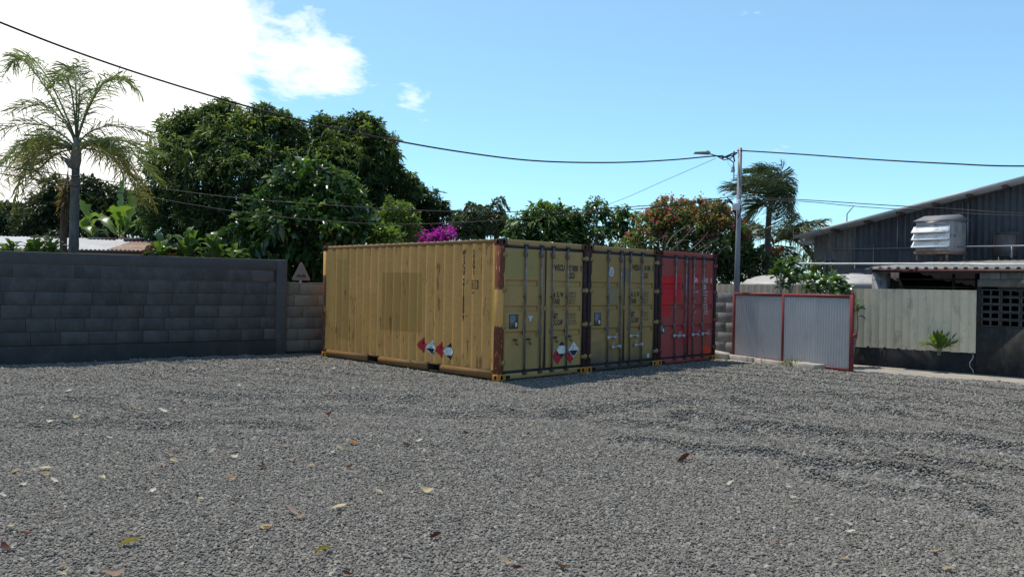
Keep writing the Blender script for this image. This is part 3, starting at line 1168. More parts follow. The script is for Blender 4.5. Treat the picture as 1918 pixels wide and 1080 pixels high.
yd = 0.030
LUG1, LUG3 = lug_mesh('hinge', m_lug1), lug_mesh('hinge_red', m_lug3)
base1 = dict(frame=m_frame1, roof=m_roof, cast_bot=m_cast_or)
c1, c1_side, c1_doors = make_container(0, 'ochre yellow container with its long corrugated side facing the yard, left of the three', dict(
    base1, side=m_side1, door=m_door1, cast_top=m_cast_rust, lug=LUG1, posts=[m_post_near, m_post_dark, m_post_rear, m_post_rear],
    handles=(((0.41, 0.69, False, False), (0.76, 0.69, False, False)), ((1.50, 0.70, False, False), (1.92, 0.71, False, False)))))
c2, c2_side, c2_doors = make_container(1, 'dull yellow container squeezed between the ochre one and the red one', dict(
    base1, side=m_side2, door=m_door2, cast_top=m_cast_rust, lug=LUG1, posts=[m_post_dark, m_post_dark, m_post_rear, m_post_rear],
    handles=(((0.66, 0.69, False, True), (1.04, 0.49, True, True)), ((1.42, 0.70, False, True), (1.83, 0.50, True, True)))))
c3, c3_side, c3_doors = make_container(2, 'faded red container with brighter red squares, right of the two yellow ones', dict(
    side=m_side3, frame=m_side3, door=m_door3, roof=m_roof, cast_bot=m_cast_or, cast_top=m_cast_red, lug=LUG3,
    posts=[m_post_dark, m_post_dark, m_side3, m_side3],
    handles=(((0.60, 0.65, False, True), (0.99, 0.64, True, True)), ((1.37, 0.65, False, True), (1.79, 0.66, False, True)))))


def lettering(parent, items, mats, yf=yd):
    for (txt, x, z, size, sx, bold, mi) in items:
        b = MB()
        letter(b, txt, x, z, size, sx, bold, 0, 0.0025, yf)
        b.build('lettering', [mats[mi]], parent)


LM = [m_black, m_num]
lettering(c1_doors[1], [('WSCU', 1.475, 2.045, 0.165, 0.62, 0.006, 0), ('271800', 1.875, 2.045, 0.165, 0.62, 0.006, 0), ('9', 2.245, 2.045, 0.165, 0.62, 0.006, 0),
                        ('22G1', 1.875, 1.90, 0.165, 0.62, 0.006, 0),
                        ('M. G. W', 1.445, 1.525, 0.145, 0.60, 0.005, 0), ('TARE', 1.445, 1.395, 0.145, 0.60, 0.005, 0),
                        ('NET', 1.44, 1.11, 0.145, 0.60, 0.005, 0), ('CU.CAP', 1.44, 0.985, 0.145, 0.60, 0.005, 0),
                        ('30.480 KG', 1.875, 1.585, 0.072, 0.85, 0.001, 1), ('67.200 LB', 1.875, 1.520, 0.072, 0.85, 0.001, 1),
                        ('2.200 KG', 1.875, 1.450, 0.072, 0.85, 0.001, 1), ('4.850 LB', 1.875, 1.390, 0.072, 0.85, 0.001, 1),
                        ('28.280 KG', 1.875, 1.165, 0.072, 0.85, 0.001, 1), ('62.350 LB', 1.875, 1.105, 0.072, 0.85, 0.001, 1),
                        ('33.1CU.M', 1.875, 1.035, 0.072, 0.85, 0.001, 1), ('1170 CU.FT', 1.875, 0.975, 0.072, 0.85, 0.001, 1)], LM)
lettering(c2_doors[1], [('WEDU', 1.50, 2.12, 0.165, 0.62, 0.006, 0), ('316184', 1.865, 2.12, 0.165, 0.62, 0.006, 0), ('5', 2.24, 2.12, 0.165, 0.62, 0.006, 0),
                        ('22G1', 1.865, 1.955, 0.165, 0.62, 0.006, 0),
                        ('M. G. W', 1.46, 1.545, 0.145, 0.60, 0.005, 0), ('TARE', 1.46, 1.40, 0.145, 0.60, 0.005, 0),
                        ('NET', 1.455, 1.115, 0.145, 0.60, 0.005, 0), ('CU.CAP', 1.455, 0.99, 0.145, 0.60, 0.005, 0),
                        ('24.000 KG', 1.87, 1.60, 0.070, 0.85, 0.001, 1), ('52.910 LB', 1.87, 1.535, 0.070, 0.85, 0.001, 1),
                        ('2.250 KG', 1.87, 1.455, 0.070, 0.85, 0.001, 1), ('4.960 LB', 1.87, 1.395, 0.070, 0.85, 0.001, 1),
                        ('21.750 KG', 1.87, 1.165, 0.070, 0.85, 0.001, 1), ('47.950 LB', 1.87, 1.105, 0.070, 0.85, 0.001, 1),
                        ('33.2 CU.M', 1.87, 1.025, 0.070, 0.85, 0.001, 1)], LM)
rows3 = [('MAX.GROSS', 1.645), ('', 0), ('TARE', 1.42), ('', 0), ('NET', 1.30), ('CU.CAP', 1.165)]
it3 = [('LGEU', 1.425, 1.895, 0.145, 0.60, 0.006, 0), ('665415', 1.815, 1.895, 0.145, 0.60, 0.006, 0), ('8', 2.205, 1.895, 0.145, 0.60, 0.006, 0),
       ('22G1', 1.815, 1.735, 0.145, 0.60, 0.006, 0)]
for s_, z_ in rows3:
    if s_:
        it3.append((s_, 1.42, z_, 0.060, 0.8, 0.0, 0))
for s_, z_ in (('30.480 KG', 1.645), ('67.200 LB', 1.565), ('2.230 KG', 1.485), ('4.920 LB', 1.41), ('28.250 KG', 1.33), ('62.280 LB', 1.255), ('33.2 CU.M', 1.18), ('1.172 CU.FT', 1.115)):
    it3.append((s_, 1.835, z_, 0.066, 0.85, 0.001, 0))
lettering(c3_doors[1], it3, [m_lettw])

# lettering running down the corrugated side: one mesh per column of characters
def side_column(chars, yc, z0, size, dz):
    b = MB()
    zz = z0
    for ch in chars:
        side_letter(b, ch, yc, zz, size, 0.60, 0.006, 0, 0.004)
        zz -= dz
    b.build('lettering', [m_black], c1_side)


side_column('WSCU', 1.015, 2.295, 0.155, 0.122)
side_column('271800', 1.015, 1.747, 0.155, 0.112)
side_column('9', 1.015, 1.055, 0.155, 0.1)
side_column('22G1', 0.7365, 2.29, 0.15, 0.118)
b = MB()
q0, q1, w0, w1, th_ = 0.645, 0.785, 1.665, 1.825, 0.014       # boxed CC mark
for (ya, yb, za, zb) in ((q0, q1, w0, w0 + th_), (q0, q1, w1 - th_, w1), (q0, q0 + th_, w0, w1), (q1 - th_, q1, w0, w1)):
    side_print(b, [(ya, za), (yb, za), (yb, zb), (ya, zb)], [(0, 1, 2, 3)], 0, 0.003)
for yy in (0.745, 0.69):
    side_letter(b, 'C', yy, 1.705, 0.11, 0.52, 0.001, 0, 0.0035)
side_letter(b, '1', 0.72, 1.57, 0.07, 0.8, 0.001, 0, 0.003)
side_letter(b, '8', 0.755, 1.57, 0.07, 0.8, 0.001, 0, 0.003)
b.build('lettering', [m_black], c1_side)

m_print_grey = pmat('print_grey', (0.25, 0.26, 0.28), 0.6, 0.1, 20, bump=0)
PM = [m_whitep, m_redp, m_black, m_print_grey]
for kind, yc, zc_, h in (('red', 2.262, 0.507, 0.165), ('corrosive', 1.975, 0.470, 0.165), ('red', 1.690, 0.452, 0.165), ('hex', 1.430, 0.438, 0.165)):
    b = MB()
    for poly, mi, ly in placard_layers(kind, h):
        side_print(b, [(yc - x, zc_ + z) for x, z in poly], [list(range(len(poly)))], mi, 0.004 + 0.0015 * ly + (0.003 if kind in ('corrosive', 'hex') else 0))
    b.build('hazard_placard', PM, c1_side)


def door_dec(parent, kind, xc, zc_, h, lift):
    b = MB()
    for poly, mi, ly in placard_layers(kind, h):
        door_print(b, [(xc + x, zc_ + z) for x, z in poly], [list(range(len(poly)))], mi, lift + 0.0015 * ly, yd)
    b.build('hazard_placard', PM, parent)


door_dec(c1_doors[1], 'red', 1.605, 0.375, 0.165, 0.004)
door_dec(c1_doors[1], 'hex', 1.725, 0.500, 0.165, 0.009)
door_dec(c1_doors[1], 'red', 1.985, 0.370, 0.165, 0.004)
door_dec(c1_doors[1], 'corrosive', 2.080, 0.480, 0.165, 0.009)


def plate(parent, x0, x1, z0, z1, name='approval_plate'):
    b = MB()
    b.box(x0 - 0.012, x1 + 0.012, yd - 0.004, yd - 0.001, z0 - 0.012, z1 + 0.012, 1)
    b.box(x0, x1, yd - 0.010, yd - 0.0045, z0, z1, 0)
    b.box(x1 - 0.07, x1 - 0.02, yd - 0.013, yd - 0.0105, z0 + 0.02, z0 + 0.10, 2)
    b.build(name, [m_plate, m_gasket, m_whitep], parent)


plate(c1_doors[0], 0.285, 0.49, 0.955, 1.195)
plate(c2_doors[0], 0.255, 0.445, 0.955, 1.195)
plate(c3_doors[0], 0.09, 0.27, 0.72, 0.90)
b = MB()
tri = [(0.745, 1.185), (0.915, 1.185), (0.83, 1.045)]
door_print(b, tri, [(0, 2, 1)], 0, 0.003, yd)
tin = [(0.765, 1.172), (0.895, 1.172), (0.83, 1.066)]
door_print(b, tin, [(0, 2, 1)], 1, 0.0045, yd)
for zt, hw in ((1.155, 0.05), (1.13, 0.038), (1.105, 0.022)):
    door_print(b, [(0.83 - hw, zt), (0.83 + hw, zt), (0.83 + hw, zt + 0.008), (0.83 - hw, zt + 0.008)], [(0, 1, 2, 3)], 0, 0.006, yd)
b.build('triangle_sticker', [m_print_grey, m_whitep], c1_doors[0])
b = MB()
for r1, r2, mi, ly in ((0.068, 0.10, 0, 0.003), (0.042, 0.066, 1, 0.0045), (0.018, 0.045, 0, 0.006)):
    door_print(b, [(0.79 + r1 * math.cos(w), 2.066 + r2 * math.sin(w)) for w in np.linspace(0, 2 * math.pi, 20, endpoint=False)], [list(range(20))], mi, ly, yd)
b.build('oval_sticker', [m_whitep, m_blue], c2_doors[0])
b = MB()
door_print(b, [(2.10, 0.20), (2.18, 0.20), (2.18, 0.285), (2.10, 0.285)], [(0, 1, 2, 3)], 0, 0.003, yd)
door_print(b, [(2.11, 0.235), (2.17, 0.235), (2.17, 0.25), (2.11, 0.25)], [(0, 1, 2, 3)], 1, 0.0045, yd)
b.build('sticker', [m_whitep, m_print_grey], c2_doors[1])

# ------------------------------------------------------------------ left block wall
m_block = pmat('wall_block', (0.083, 0.077, 0.076), 0.92, 0.32, 1.7, dirt=(0.055, 0.052, 0.054), dirt_amt=0.45, bump=0.35, bscale=70, rand=0.09, bdist=0.006)
m_mortar = pmat('wall_mortar', (0.05, 0.048, 0.05), 0.95, 0.3, 5, bump=0.5)
m_foot = pmat('wall_footing', (0.05, 0.047, 0.048), 0.95, 0.3, 2.0, dirt=(0.035, 0.034, 0.036), dirt_amt=0.5, bump=0.5, bscale=40)
m_cap = pmat('wall_cap', (0.078, 0.073, 0.074), 0.92, 0.25, 1.8, dirt=(0.07, 0.068, 0.068), dirt_amt=0.5, bump=0.45, bscale=50)
m_block2 = pmat('low_wall_block', (0.15, 0.135, 0.115), 0.92, 0.2, 2.5, dirt=(0.10, 0.095, 0.09), dirt_amt=0.4, bump=0.5, bscale=70, rand=0.2, bdist=0.006)  # tan tone is bounce off the ochre container, put into the colour


def block_mesh(name, L, H, D, mat, c=0.0035):
    b = MB()
    b.box(0, L, 0, D, 0, H, 0, c=c)
    return b.mesh(name, [mat])


rg = random.Random(3)
wall = thing('block_wall', 'long dark grey concrete block wall left of the containers', 'wall', (WA.x, WA.y, 0), W_RZ)
BL, BH, JT = 0.525, 0.266, 0.008
X_END = 5.52
bm_full = block_mesh('block', BL - JT, BH, 0.10, m_block)
row_off = (0.0, 0.12, -0.10, 0.16, 0.40, 0.22)
for r in range(6):
    z = 0.352 + r * 0.2745
    xk = -4.73 + ((5 - r) * 0.21 + row_off[r]) % BL - BL
    while xk < X_END - 0.05:
        x0, x1 = max(xk, -5.2), min(xk + BL - JT, X_END)
        if x1 - x0 > BL - JT - 0.01:
            o = link('block', bm_full, wall)
        elif x1 - x0 > 0.06:
            o = link('block', block_mesh('block', x1 - x0, BH, 0.10, m_block), wall)
        else:
            xk += BL
            continue
        o.location = (x0, rg.uniform(-0.003, 0.002), z + rg.uniform(-0.001, 0.001))
        xk += BL
b = MB()
b.box(-5.2, X_END, 0.010, 0.15, 0.33, 2.0)
b.build('mortar', [m_mortar], wall)
b = MB()
b.box(-5.2, X_END + 0.01, -0.035, 0.17, -0.3, 0.338, 0, c=0.012)
b.build('footing', [m_foot], wall)
b = MB()
b.box(-5.2, X_END, -0.004, 0.155, 1.996, 2.255, 0, c=0.01)
b.build('cap_beam', [m_cap], wall)
b = MB()
b.box(X_END + 0.002, 5.78, -0.012, 0.165, -0.3, 2.262, 0, c=0.012)
b.build('pillar', [m_cap], wall)

wall2 = thing('low_block_wall', 'lower grey block wall with painted tan bounce light between the pillar and the ochre container', 'wall', (WA.x, WA.y, 0), W_RZ)
bm2 = block_mesh('block', 0.595 - JT, 0.262, 0.10, m_block2)
for r in range(6):
    z = 0.06 + r * 0.2745
    xk = 5.79 + (0.0, 0.3, 0.12, 0.42, 0.2, 0.35)[r] - 0.595
    while xk < 9.6:
        x0, x1 = max(xk, 5.79), xk + 0.595 - JT
        if x1 - x0 > 0.58:
            o = link('block', bm2, wall2)
        elif x1 - x0 > 0.06:
            o = link('block', block_mesh('block', x1 - x0, 0.262, 0.10, m_block2), wall2)
        else:
            xk += 0.595
            continue
        o.location = (x0, 0.045 + rg.uniform(-0.003, 0.003), z)
        xk += 0.595
b = MB()
b.box(5.79, 10.2, 0.055, 0.18, -0.3, 1.70)
b.build('mortar', [m_mortar], wall2)
b = MB()
b.box(5.79, 10.2, 0.044, 0.19, 1.702, 1.722, 0, c=0.005)
b.build('coping', [m_block2], wall2)

# triangular road sign leaning up behind the low wall
m_sign = pmat('sign_face', (0.15, 0.152, 0.158), 0.6, 0.15, 8, dirt=(0.11, 0.105, 0.10), dirt_amt=0.35, bump=0.05)  # pale face greyed, its shade put into the colour
m_signrim = pmat('sign_rim', (0.17, 0.15, 0.15), 0.6, 0.2, 9, bump=0.05)
m_signink = pmat('sign_symbol', (0.055, 0.04, 0.04), 0.7, 0.2, 9, bump=0)
sg = thing('road_sign', 'triangular warning sign with two humps, greyed by painted shade, standing behind the low wall', 'road sign', (WA.x, WA.y, 0), W_RZ)


def rounded_tri(cx, cz, hw, h, r, n=5):
    cs = [Vector((cx - hw, cz)), Vector((cx + hw, cz)), Vector((cx, cz + h))]
    out = []
    for i in range(3):
        p, a, c = cs[i], cs[i - 1], cs[(i + 1) % 3]
        d1, d2 = (a - p).normalized(), (c - p).normalized()
        s0, s1 = p + d1 * r, p + d2 * r
        for k in range(n + 1):
            t = k / n
            out.append((s0 * (1 - t) ** 2 + p * 2 * t * (1 - t) + s1 * t * t))
    return out


scx, scz = 6.20, 1.775
b = MB()
tri = rounded_tri(scx, scz, 0.245, 0.475, 0.06)
b.poly([(p.x, 0.20, p.y) for p in tri], 0)
b.poly([(p.x, 0.212, p.y) for p in reversed(tri)], 0)
for i in range(len(tri)):
    p, q_ = tri[i], tri[(i + 1) % len(tri)]
    b.poly([(p.x, 0.20, p.y), (q_.x, 0.20, q_.y), (q_.x, 0.212, q_.y), (p.x, 0.212, p.y)], 0)
b.build('sign_plate', [m_signrim], sg)
b = MB()
tri2 = rounded_tri(scx, scz + 0.022, 0.205, 0.405, 0.05)
b.poly([(p.x, 0.197, p.y) for p in tri2], 0)
b.build('sign_field', [m_sign], sg)
b = MB()
hump = [(scx - 0.12, scz + 0.075)] + [(scx - 0.12 + 0.24 * i / 16, scz + 0.115 + 0.035 * abs(math.sin(2 * math.pi * i / 16)) * (1 if i not in (0, 16) else 0.3)) for i in range(17)] + [(scx + 0.12, scz + 0.075)]
b.poly([(x, 0.194, z) for x, z in hump], 0)
b.build('hump_symbol', [m_signink], sg)
b = MB()
b.box(scx - 0.02, scx + 0.02, 0.215, 0.25, -0.25, scz + 0.3, 0)
b.build('sign_post', [m_steel], sg)

# ------------------------------------------------------------------ street side: fence on its base wall
m_base = pmat('base_wall_render', (0.030, 0.028, 0.029), 0.95, 0.45, 1.6, dirt=(0.06, 0.055, 0.05), dirt_amt=0.35, bump=0.25, bscale=25, bdist=0.01, spec=0.05)
m_sheet = pmat('cream_sheet', (0.72, 0.57, 0.40), 0.5, 0.08, 2.5, dirt=(0.36, 0.30, 0.22), dirt_amt=0.2, bump=0.04, rand=0.05)
m_gblock = pmat('grey_wall_block', (0.22, 0.215, 0.21), 0.92, 0.22, 2.2, dirt=(0.12, 0.115, 0.11), dirt_amt=0.5, bump=0.5, bscale=60, rand=0.15)
fence = thing('sheet_fence', 'cream ribbed metal sheet fence standing on a black stained low wall', 'fence', (S0.x, S0.y, 0), S_RZ)
b = MB()
b.box(-1.2, 2.70, 0.0, 0.18, -0.4, 0.405, 0, c=0.012)
b.build('base_wall', [m_base], fence)
b = MB()
b.box(0.72, 0.80, -0.02, -0.001, -0.11, 0.39, 0, c=0.006)
b.build('base_pilaster', [m_base], fence)
PITCH_P = 0.1775


def sheet_panel_mesh(h):
    b = MB()
    prof = [(0.0, 0.0), (0.004, -0.032), (0.020, -0.032), (0.030, 0.0), (0.10, 0.003), (PITCH_P, 0.0)]
    b.strip(prof, 0.0, h, lambda u, w, a: (u, w, a))
    for z in (0.06, h * 0.5, h - 0.07):
        b.box(0.009, 0.017, -0.038, -0.0325, z, z + 0.008, 1)
    return b.mesh('panel', [m_sheet, m_steel_dk])


pm_full = sheet_panel_mesh(1.46)
x = -1.17
i = 0
while x < 2.66:
    o = link('panel', pm_full, fence)
    o.location = (x, -0.004 + rg.uniform(-0.003, 0.003), 0.375 + 0.022 * (x / 2.7) + rg.uniform(-0.006, 0.006) - 0.012)
    o.scale = (1, 1, (1.815 - o.location.z) / 1.46)
    x += PITCH_P
b = MB()
for z in (0.75, 1.45):
    b.box(-1.2, 2.68, 0.03, 0.07, z, z + 0.04)
b.build('fence_rail', [m_steel], fence)

gwall = thing('grey_block_wall', 'grey block wall topped with a cream sheet strip behind the red gate', 'wall', (S0.x, S0.y, 0), S_RZ)
bm3 = block_mesh('block', 0.50 - JT, 0.267, 0.12, m_gblock, 0.002)
for r in range(6):
    xk = -7.5 + (0.25 if r % 2 else 0.0)
    while xk < -1.75:
        o = link('block', bm3, gwall)
        o.location = (xk, rg.uniform(-0.0015, 0.0015), -0.01 + r * 0.2745)
        xk += 0.50
b = MB()
b.box(-7.5, -1.3, 0.012, 0.17, -0.4, 1.632)
b.build('mortar', [m_gblock], gwall)
b = MB()
b.box(-7.5, -1.3, -0.03, 0.19, -0.4, -0.02, 0, c=0.01)
b.build('footing', [m_foot], gwall)
pm_short = sheet_panel_mesh(0.245)
x = -7.5
while x < -1.4:
    o = link('panel', pm_short, gwall)
    o.location = (x, 0.03, 1.636 + rg.uniform(-0.004, 0.004))
    x += PITCH_P

# ------------------------------------------------------------------ vent block wall of the annex, right
m_dark_wall = pmat('stained_render', (0.036, 0.033, 0.032), 0.95, 0.4, 1.5, dirt=(0.075, 0.068, 0.06), dirt_amt=0.35, bump=0.25, bscale=22, bdist=0.01, spec=0.05)
m_vent = pmat('vent_block', (0.085, 0.078, 0.072), 0.93, 0.3, 4, dirt=(0.055, 0.05, 0.05), dirt_amt=0.5, bump=0.5, bscale=60, rand=0.22)
m_lintel = pmat('lintel_concrete', (0.16, 0.14, 0.115), 0.9, 0.25, 2.5, dirt=(0.09, 0.075, 0.06), dirt_amt=0.45, bump=0.4)
m_redbeam = pmat('dark_red_beam', (0.085, 0.028, 0.03), 0.6, 0.25, 6, dirt=(0.04, 0.02, 0.02), dirt_amt=0.4)
m_zinc = pmat('zinc_sheet', (0.30, 0.31, 0.33), 0.45, 0.2, 2, dirt=(0.20, 0.18, 0.16), dirt_amt=0.35, metal=0.4, bump=0.06)
m_roofsheet = pmat('annex_roof_sheet', (0.29, 0.285, 0.275), 0.55, 0.2, 1.5, dirt=(0.25, 0.21, 0.17), dirt_amt=0.5, metal=0.15, bump=0.08)
m_pvc = pmat('white_pipe', (0.50, 0.50, 0.48), 0.45, 0.1, 6, dirt=(0.4, 0.37, 0.32), dirt_amt=0.3, bump=0)
m_interior = pmat('annex_interior', (0.012, 0.012, 0.014), 1.0, 0.3, 3, bump=0, spec=0.0)  # near black: the shade of the bay is put into the colour

annex = thing('annex_building', 'low annex with ribbed grey roof, dark open bay and vent block wall', 'building', (S0.x, S0.y, 0), S_RZ)
SX0, SX1 = 2.705, 7.6
# dark stained wall below the vents
b = MB()
b.box(SX0, SX1, -0.015, 0.18, -0.4, 0.992, 0, c=0.008)
b.build('wall', [m_dark_wall], annex)
b = MB()
b.box(SX0, 2.79, -0.008, 0.18, 0.994, 1.895)
b.build('jamb', [m_dark_wall], annex)


def vent_mesh():
    b = MB()
    L, H, D, e = 0.372, 0.162, 0.16, 0.026
    m_ = L / 2
    b.box(0, L, 0, D, 0, e)
    b.box(0, L, 0, D, H - e, H)
    for xa in (0, m_ - e / 2, L - e):
        b.box(xa, xa + e, 0.001, D, e, H - e)
    return b.mesh('vent_block', [m_vent])


VM = vent_mesh()
for r in range(5):
    for c in range(12):
        o = link('vent_block', VM, annex)
        o.location = (2.795 + c * 0.383, rg.uniform(-0.002, 0.004), 1.0 + r * 0.1695)
b = MB()
b.box(2.79, SX1, 0.03, 0.14, 0.994, 1.85)
vb = []
# thin joint lattice between the vent blocks is the gap itself; keep only joints as bars
b = MB()
for c in range(13):
    xx = 2.795 + c * 0.383 - 0.0105
    b.box(xx, xx + 0.010, 0.012, 0.15, 0.996, 1.846)
for r in range(6):
    zz = 1.0 + r * 0.1695 - 0.0072
    b.box(2.79, SX1, 0.013, 0.149, zz, zz + 0.0068)
b.build('joints', [m_mortar], annex)
b = MB()
b.box(2.72, SX1, -0.022, 0.18, 1.897, 2.062, 0, c=0.008)
b.build('lintel', [m_lintel], annex)
bl = block_mesh('block', 0.40, 0.148, 0.15, m_gblock)
for c in range(12):
    o = link('block', bl, annex)
    o.location = (2.76 + (0.0 if c == 0 else 0.0) + c * 0.41, 0.0, 2.066)
# open bay
b = MB()
b.box(0.765, 0.815, 0.05, 0.11, 1.7, 2.215)
b.build('bay_post', [m_redbeam], annex)
b = MB()
b.box(0.42, SX1, -0.04, 0.02, 2.218, 2.288, 0)
b.build('fascia_beam', [m_redbeam], annex)
b = MB()
for z in (1.86, 2.05):
    b.box(0.815, 2.70, 0.55, 0.58, z, z + 0.035)
b.box(2.05, 2.11, 0.60, 0.64, 0.4, 2.2)
b.build('bay_rail', [m_steel_dk], annex)
b = MB()
b.box(0.30, 0.38, 0.35, 6.9, 1.0, 2.33)
b.build('end_wall', [m_zinc], annex)
b = MB()
b.box(0.385, 0.762, 0.10, 0.13, 0.5, 2.215)
b.box(0.385, 0.762, 0.085, 0.099, 2.03, 2.05)
b.box(0.57, 0.585, 0.07, 0.084, 1.9, 2.215)
b.build('side_cladding', [m_zinc], annex)
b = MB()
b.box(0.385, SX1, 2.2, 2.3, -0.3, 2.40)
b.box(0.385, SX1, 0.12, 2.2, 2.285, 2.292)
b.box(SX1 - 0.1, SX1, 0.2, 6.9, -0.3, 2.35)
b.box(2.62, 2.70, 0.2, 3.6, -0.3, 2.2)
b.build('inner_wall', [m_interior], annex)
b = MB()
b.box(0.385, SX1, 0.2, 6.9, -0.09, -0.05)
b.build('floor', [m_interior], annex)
# ribbed roof
b = MB()
prof = []
x = 0.33
RP = 0.205
while x < SX1 + 0.2:
    prof += [(x, 0.0), (x + 0.105, 0.0), (x + 0.125, 0.042), (x + 0.185, 0.042)]
    x += RP


def roof_fn(u, w, a):
    return (u, a, 2.305 + (a + 0.28) * 0.058 + w)


for a0, a1 in ((-0.28, 2.0), (2.0, 4.4), (4.4, 6.95)):
    b.strip(prof, a0, a1, roof_fn, 0)
b.strip(prof, -0.28, -0.275, lambda u, w, a: (u, -0.28 + 0.0, 2.305 + (w if a < -0.277 else w - 0.022)), 0)
b.build('roof', [m_roofsheet], annex)

# long pale water pipe resting on the annex roof edge
b = MB()
b.tube([(-1.68, 0.36, 2.462), (-0.6, 0.34, 2.446), (0.9, 0.30, 2.44), (1.6, 0.27, 2.43), (3.0, 0.22, 2.412), (5.2, 0.20, 2.41)], 0.026, 8)
b.tube([(2.35, 0.10, 2.40), (2.42, 0.06, 2.42), (2.9, 0.02, 2.395), (5.2, 0.0, 2.39)], 0.018, 6)
wp = b.build('water_pipe', [m_pvc])
wp.location = (S0.x, S0.y, 0)
wp.rotation_euler = (0, 0, S_RZ)
tag(wp, 'long white water pipe running along the annex roof edge', 'pipe')

# ------------------------------------------------------------------ warehouse
m_clad = pmat('dark_cladding', (0.066, 0.068, 0.082), 0.6, 0.22, 1.2, dirt=(0.045, 0.045, 0.052), dirt_amt=0.45, bump=0.08, rand=0.18)
m_clad_l = pmat('grey_cladding', (0.17, 0.155, 0.145), 0.65, 0.18, 1.5, dirt=(0.10, 0.085, 0.075), dirt_amt=0.5, bump=0.08, rand=0.12)
m_verge = pmat('verge_sheet', (0.34, 0.34, 0.345), 0.5, 0.12, 2, dirt=(0.30, 0.27, 0.25), dirt_amt=0.3, bump=0.05)
m_brown = pmat('brown_purlin', (0.11, 0.075, 0.06), 0.8, 0.25, 6, dirt=(0.06, 0.04, 0.035), dirt_amt=0.4)
m_conduit = pmat('galvanised_pipe', (0.24, 0.24, 0.27), 0.45, 0.2, 7, metal=0.4, bump=0.03)
WQ = 7.0
wh = thing('warehouse', 'large dark clad warehouse with a sloping pale roof edge', 'building', tuple(sf(0, WQ, 0)), S_RZ)


def zr(s):                                            # height of the wall top under the roof slope
    return 3.60 + 0.224 * (s + 3.845)


SA, SB = -3.845, 10.5
sw = 0.70
s = SA
k = 0
while s < SB:
    s1 = min(s + sw, SB)
    zb = 2.80 if s < -3.2 else -0.2
    b = MB()
    nrib = 4
    prof = []
    for j in range(nrib):
        u0 = s + (s1 - s) * j / nrib
        w_ = (s1 - s) / nrib
        prof += [(u0 + 0.002, 0.0), (u0 + w_ * 0.62, 0.0), (u0 + w_ * 0.70, -0.02), (u0 + w_ * 0.92, -0.02)]
    prof.append((s1, 0.0))
    dq = 0.008 * (k % 2)
    b2 = len(b.v)
    for (u, w_) in prof:
        b.v.append((u, w_ - dq, zb))
        b.v.append((u, w_ - dq, zr(u)))
    for i in range(len(prof) - 1):
        b.f.append([b2 + 2 * i, b2 + 2 * i + 2, b2 + 2 * i + 3, b2 + 2 * i + 1])
        b.m.append(0)
    b.build('cladding_sheet', [m_clad_l if s < -2.45 else m_clad], wh)  # left sheets paler, bounced light put into their colour
    s = s1
    k += 1
# lower pale band of wall seen beneath the pipe at the left
b = MB()
b.box(-3.15, 0.3, -0.05, -0.03, -0.2, 2.52, 0)
b.build('lower_wall', [m_clad_l], wh)
b = MB()
b.box(SA + 0.03, SB, 0.03, 0.08, 3.3, 3.55, 0)
for sxx in (-3.5, -3.1, 3.0):
    b.box(sxx, sxx + 0.10, 0.02, 0.12, -0.2, 3.55)
b.build('steel_frame', [m_brown], wh)
# side walls and far walls close the volume
b = MB()
b.box(SA, SA + 0.04, 0.2, 14, 2.8, 3.55)
b.build('side_wall', [m_clad_l], wh)
# roof slab with overhang towards the yard
b = MB()
ov = -0.72
zt = lambda s_: zr(s_) + 0.10
ridge = 6.2
for (sa, sb_, za, zb_) in ((SA - 0.42, ridge, zt(SA - 0.42), zt(ridge)), (ridge, ridge + 10, zt(ridge), zt(ridge) - 2.24)):
    b.raw([(sa, ov, za - 0.05), (sb_, ov, zb_ - 0.05), (sb_, 15, zb_ - 0.05), (sa, 15, za - 0.05),
           (sa, ov, za), (sb_, ov, zb_), (sb_, 15, zb_), (sa, 15, za)],
          [(3, 2, 1, 0), (4, 5, 6, 7), (0, 1, 5, 4), (1, 2, 6, 5), (2, 3, 7, 6), (3, 0, 4, 7)])
b.build('roof', [m_verge], wh)
b = MB()
for (sa, sb_) in ((SA - 0.44, -0.9), (-0.95, 2.6), (2.6, 6.2)):
    b.raw([(sa, ov - 0.02, zt(sa) - 0.075), (sb_, ov - 0.02, zt(sb_) - 0.075), (sb_, ov - 0.02, zt(sb_) + 0.035), (sa, ov - 0.02, zt(sa) + 0.035),
           (sa, ov - 0.002, zt(sa) - 0.075), (sb_, ov - 0.002, zt(sb_) - 0.075), (sb_, ov + 0.10, zt(sb_) + 0.035), (sa, ov + 0.10, zt(sa) + 0.035)],
          [(0, 1, 2, 3), (4, 7, 6, 5), (3, 2, 6, 7), (0, 4, 5, 1), (0, 3, 7, 4), (1, 5, 6, 2)])
b.build('verge_flashing', [m_verge], wh)
for sp_ in (-2.98, -1.92, -0.92, 0.10, 1.05, 1.98, 2.9, 3.8):
    b = MB()
    z = zr(sp_)
    b.box(sp_ - 0.05, sp_ + 0.05, ov + 0.05, 0.0, z - 0.05, z + 0.045, 0, c=0.01)
    b.build('purlin', [m_brown], wh)
b = MB()
b.box(SA - 0.46, SA + 0.02, -0.25, 0.6, 3.36, 3.50, 0, c=0.01)
b.build('eave_beam', [m_verge], wh)
